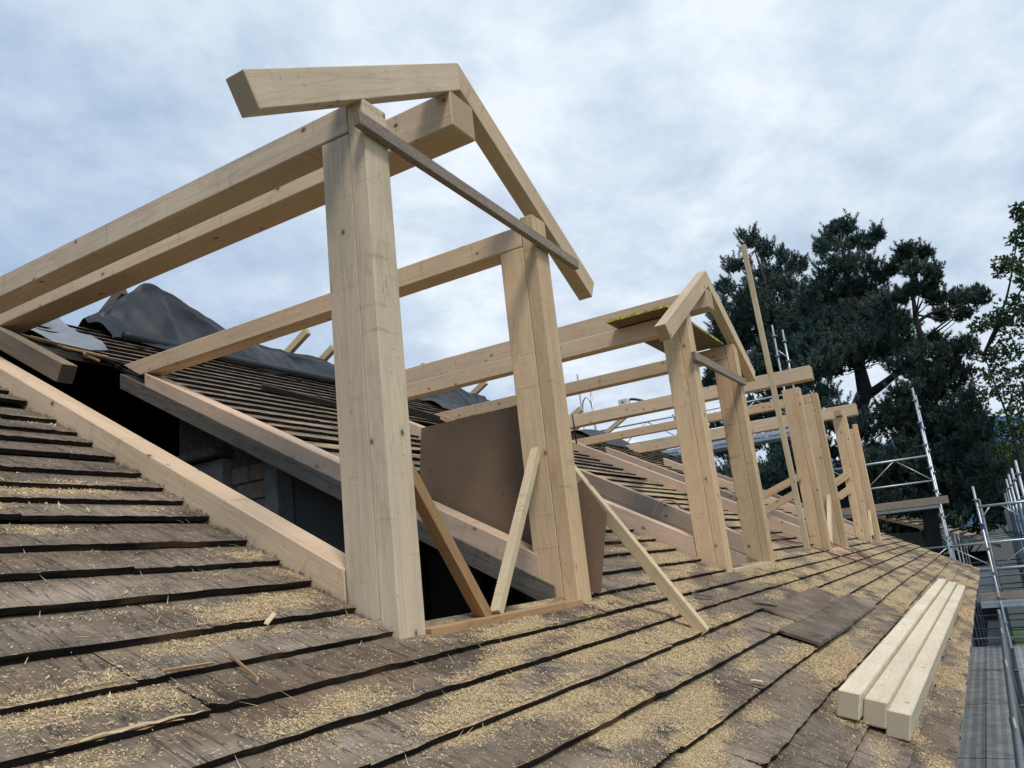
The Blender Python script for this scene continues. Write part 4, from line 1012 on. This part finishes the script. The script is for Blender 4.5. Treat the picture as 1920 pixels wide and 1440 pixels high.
# straw-like slivers
V = []; rngs = np.random.default_rng(9)
n = 700; xs_ = rngs.uniform(.8, 6, n); k = rngs.integers(0, 16, n); ys_ = np.array(butts)[k] + rngs.normal(size=n)*.05
for x, y in zip(xs_, ys_):
    if y < .32 or (2.05 < x < 3.6 and y > 1.66): continue
    kk = max(0, int(np.searchsorted(butts, y, 'right'))-1); off = .018 - .135*(y-butts[kk])
    L = rngs.uniform(.012, .05)*(2 if rngs.random() < .06 else 1); th = rngs.random()*math.pi; w = .0012
    a = Vector((x, y, rz(y, off))); d = Vector((math.cos(th), math.sin(th)*CA, math.sin(th)*SA)); s = Vector((-math.sin(th), math.cos(th)*CA, math.cos(th)*SA))*w
    lift = Vector((0, 0, rngs.random()*.012))
    V += [a-s, a+s, a+d*L+s*.3+lift, a+d*L-s*.3+lift]
o = mesh_np('wood_slivers', [tuple(v) for v in V], np.arange(len(V)).reshape(-1, 4), M_BATTEN); tag(o, 'thin wood slivers scattered along shingle edges', None, None, 'stuff')
# jagged ends of the sawn shingles along the first trimmer
V = []
for i in range(420):
    y = rngs.uniform(1.75, 4.6); kk = max(0, int(np.searchsorted(butts, y, 'right'))-1); off = .012 - .135*(y-butts[kk])
    x = 2.088; L = rngs.uniform(.004, .014); th = rngs.normal()*.5; w = .003
    a = Vector((x-L, y, rz(y, off))); e = Vector((x-.002, y+L*math.sin(th), rz(y, off)+rngs.uniform(0, .014))); s = Vector((0, w, 0))
    V += [a-s, a+s, e+s*.3, e-s*.3]
o = mesh_np('splinters', [tuple(v) for v in V], np.arange(len(V)).reshape(-1, 4), M_OLD); tag(o, 'dark splinters where shingles were sawn beside the first trimmer', None, None, 'stuff')
# larger loose fragments
frag = [((1300, 1113), (1338, 1119), 'dark splinter on the shingles right of the long prop', .02), ((1415, 1128), (1455, 1134), 'black curled splinter above the dark replacement shingles', .03), ((1668, 1148), (1700, 1158), 'reddish splinter beside the far part of the stacked beams', .03),
        ((432, 1228), (482, 1272), 'thin brown stick lying across a course edge left of the nearest post', .005), ((305, 1258), (400, 1243), 'thin straight stick lying in sawdust at lower left', .004), ((1410, 1275), (1432, 1279), 'pale wood chip on the bare grey shingle', .014), ((500, 1168), (515, 1150), 'light torn chip standing on a course edge', .014), ((1120, 1400), (1146, 1408), 'small curled dark sliver near the lower frame edge', .006)]
for (p, q, lab, w) in frag:
    a = on_roof(*p, .02); b_ = on_roof(*q, .024)
    o = beam('wood_splinter', a, b_, w, .006, M_OLD if 'dark' in lab or 'black' in lab else (M_BATTEN if 'pale' in lab or 'light' in lab else M_ORANGE), None, (0, -SA, CA), cut0=1, cut1=-1.5, cham=0)
    tag(o, lab, 'splinter')
yb0 = min(butts, key=lambda v: abs(v - on_roof(170, 1358, .012).y))
for (xa, xb_, zz_, hh, m_) in ((on_roof(40, 1400).x, on_roof(300, 1315).x, .004, .010, M_ORANGE), (on_roof(120, 1380).x, on_roof(330, 1300).x, .009, .005, M_BATTEN)):
    mb = MB(); nseg = 10
    for i in range(nseg+1):
        f = i/nseg; x = xa + (xb_-xa)*f; hgt = hh*math.sin(math.pi*(.08+.86*f)); j = .002*math.sin(7*f*3+hh*900)
        for (dy, dz) in ((-.004, 0), (-.001, hgt), (.003, hgt), (.002, 0)): mb.v.append((x, yb0 + dy - .003 + j, rz(yb0, zz_) + dz + j))
    for i in range(nseg):
        for k in range(4): mb.f.append([i*4+k, i*4+(k+1) % 4, i*4+4+(k+1) % 4, i*4+4+k])
    mb.f += [[3, 2, 1, 0], [nseg*4+k for k in range(4)]]
    o = mb.build('torn_strip', m_); tag(o, 'torn orange strip along a course edge at lower left' if m_ is M_ORANGE else 'pale split sliver curling over the torn course edge at lower left', 'strip')
S.render.engine = 'CYCLES'
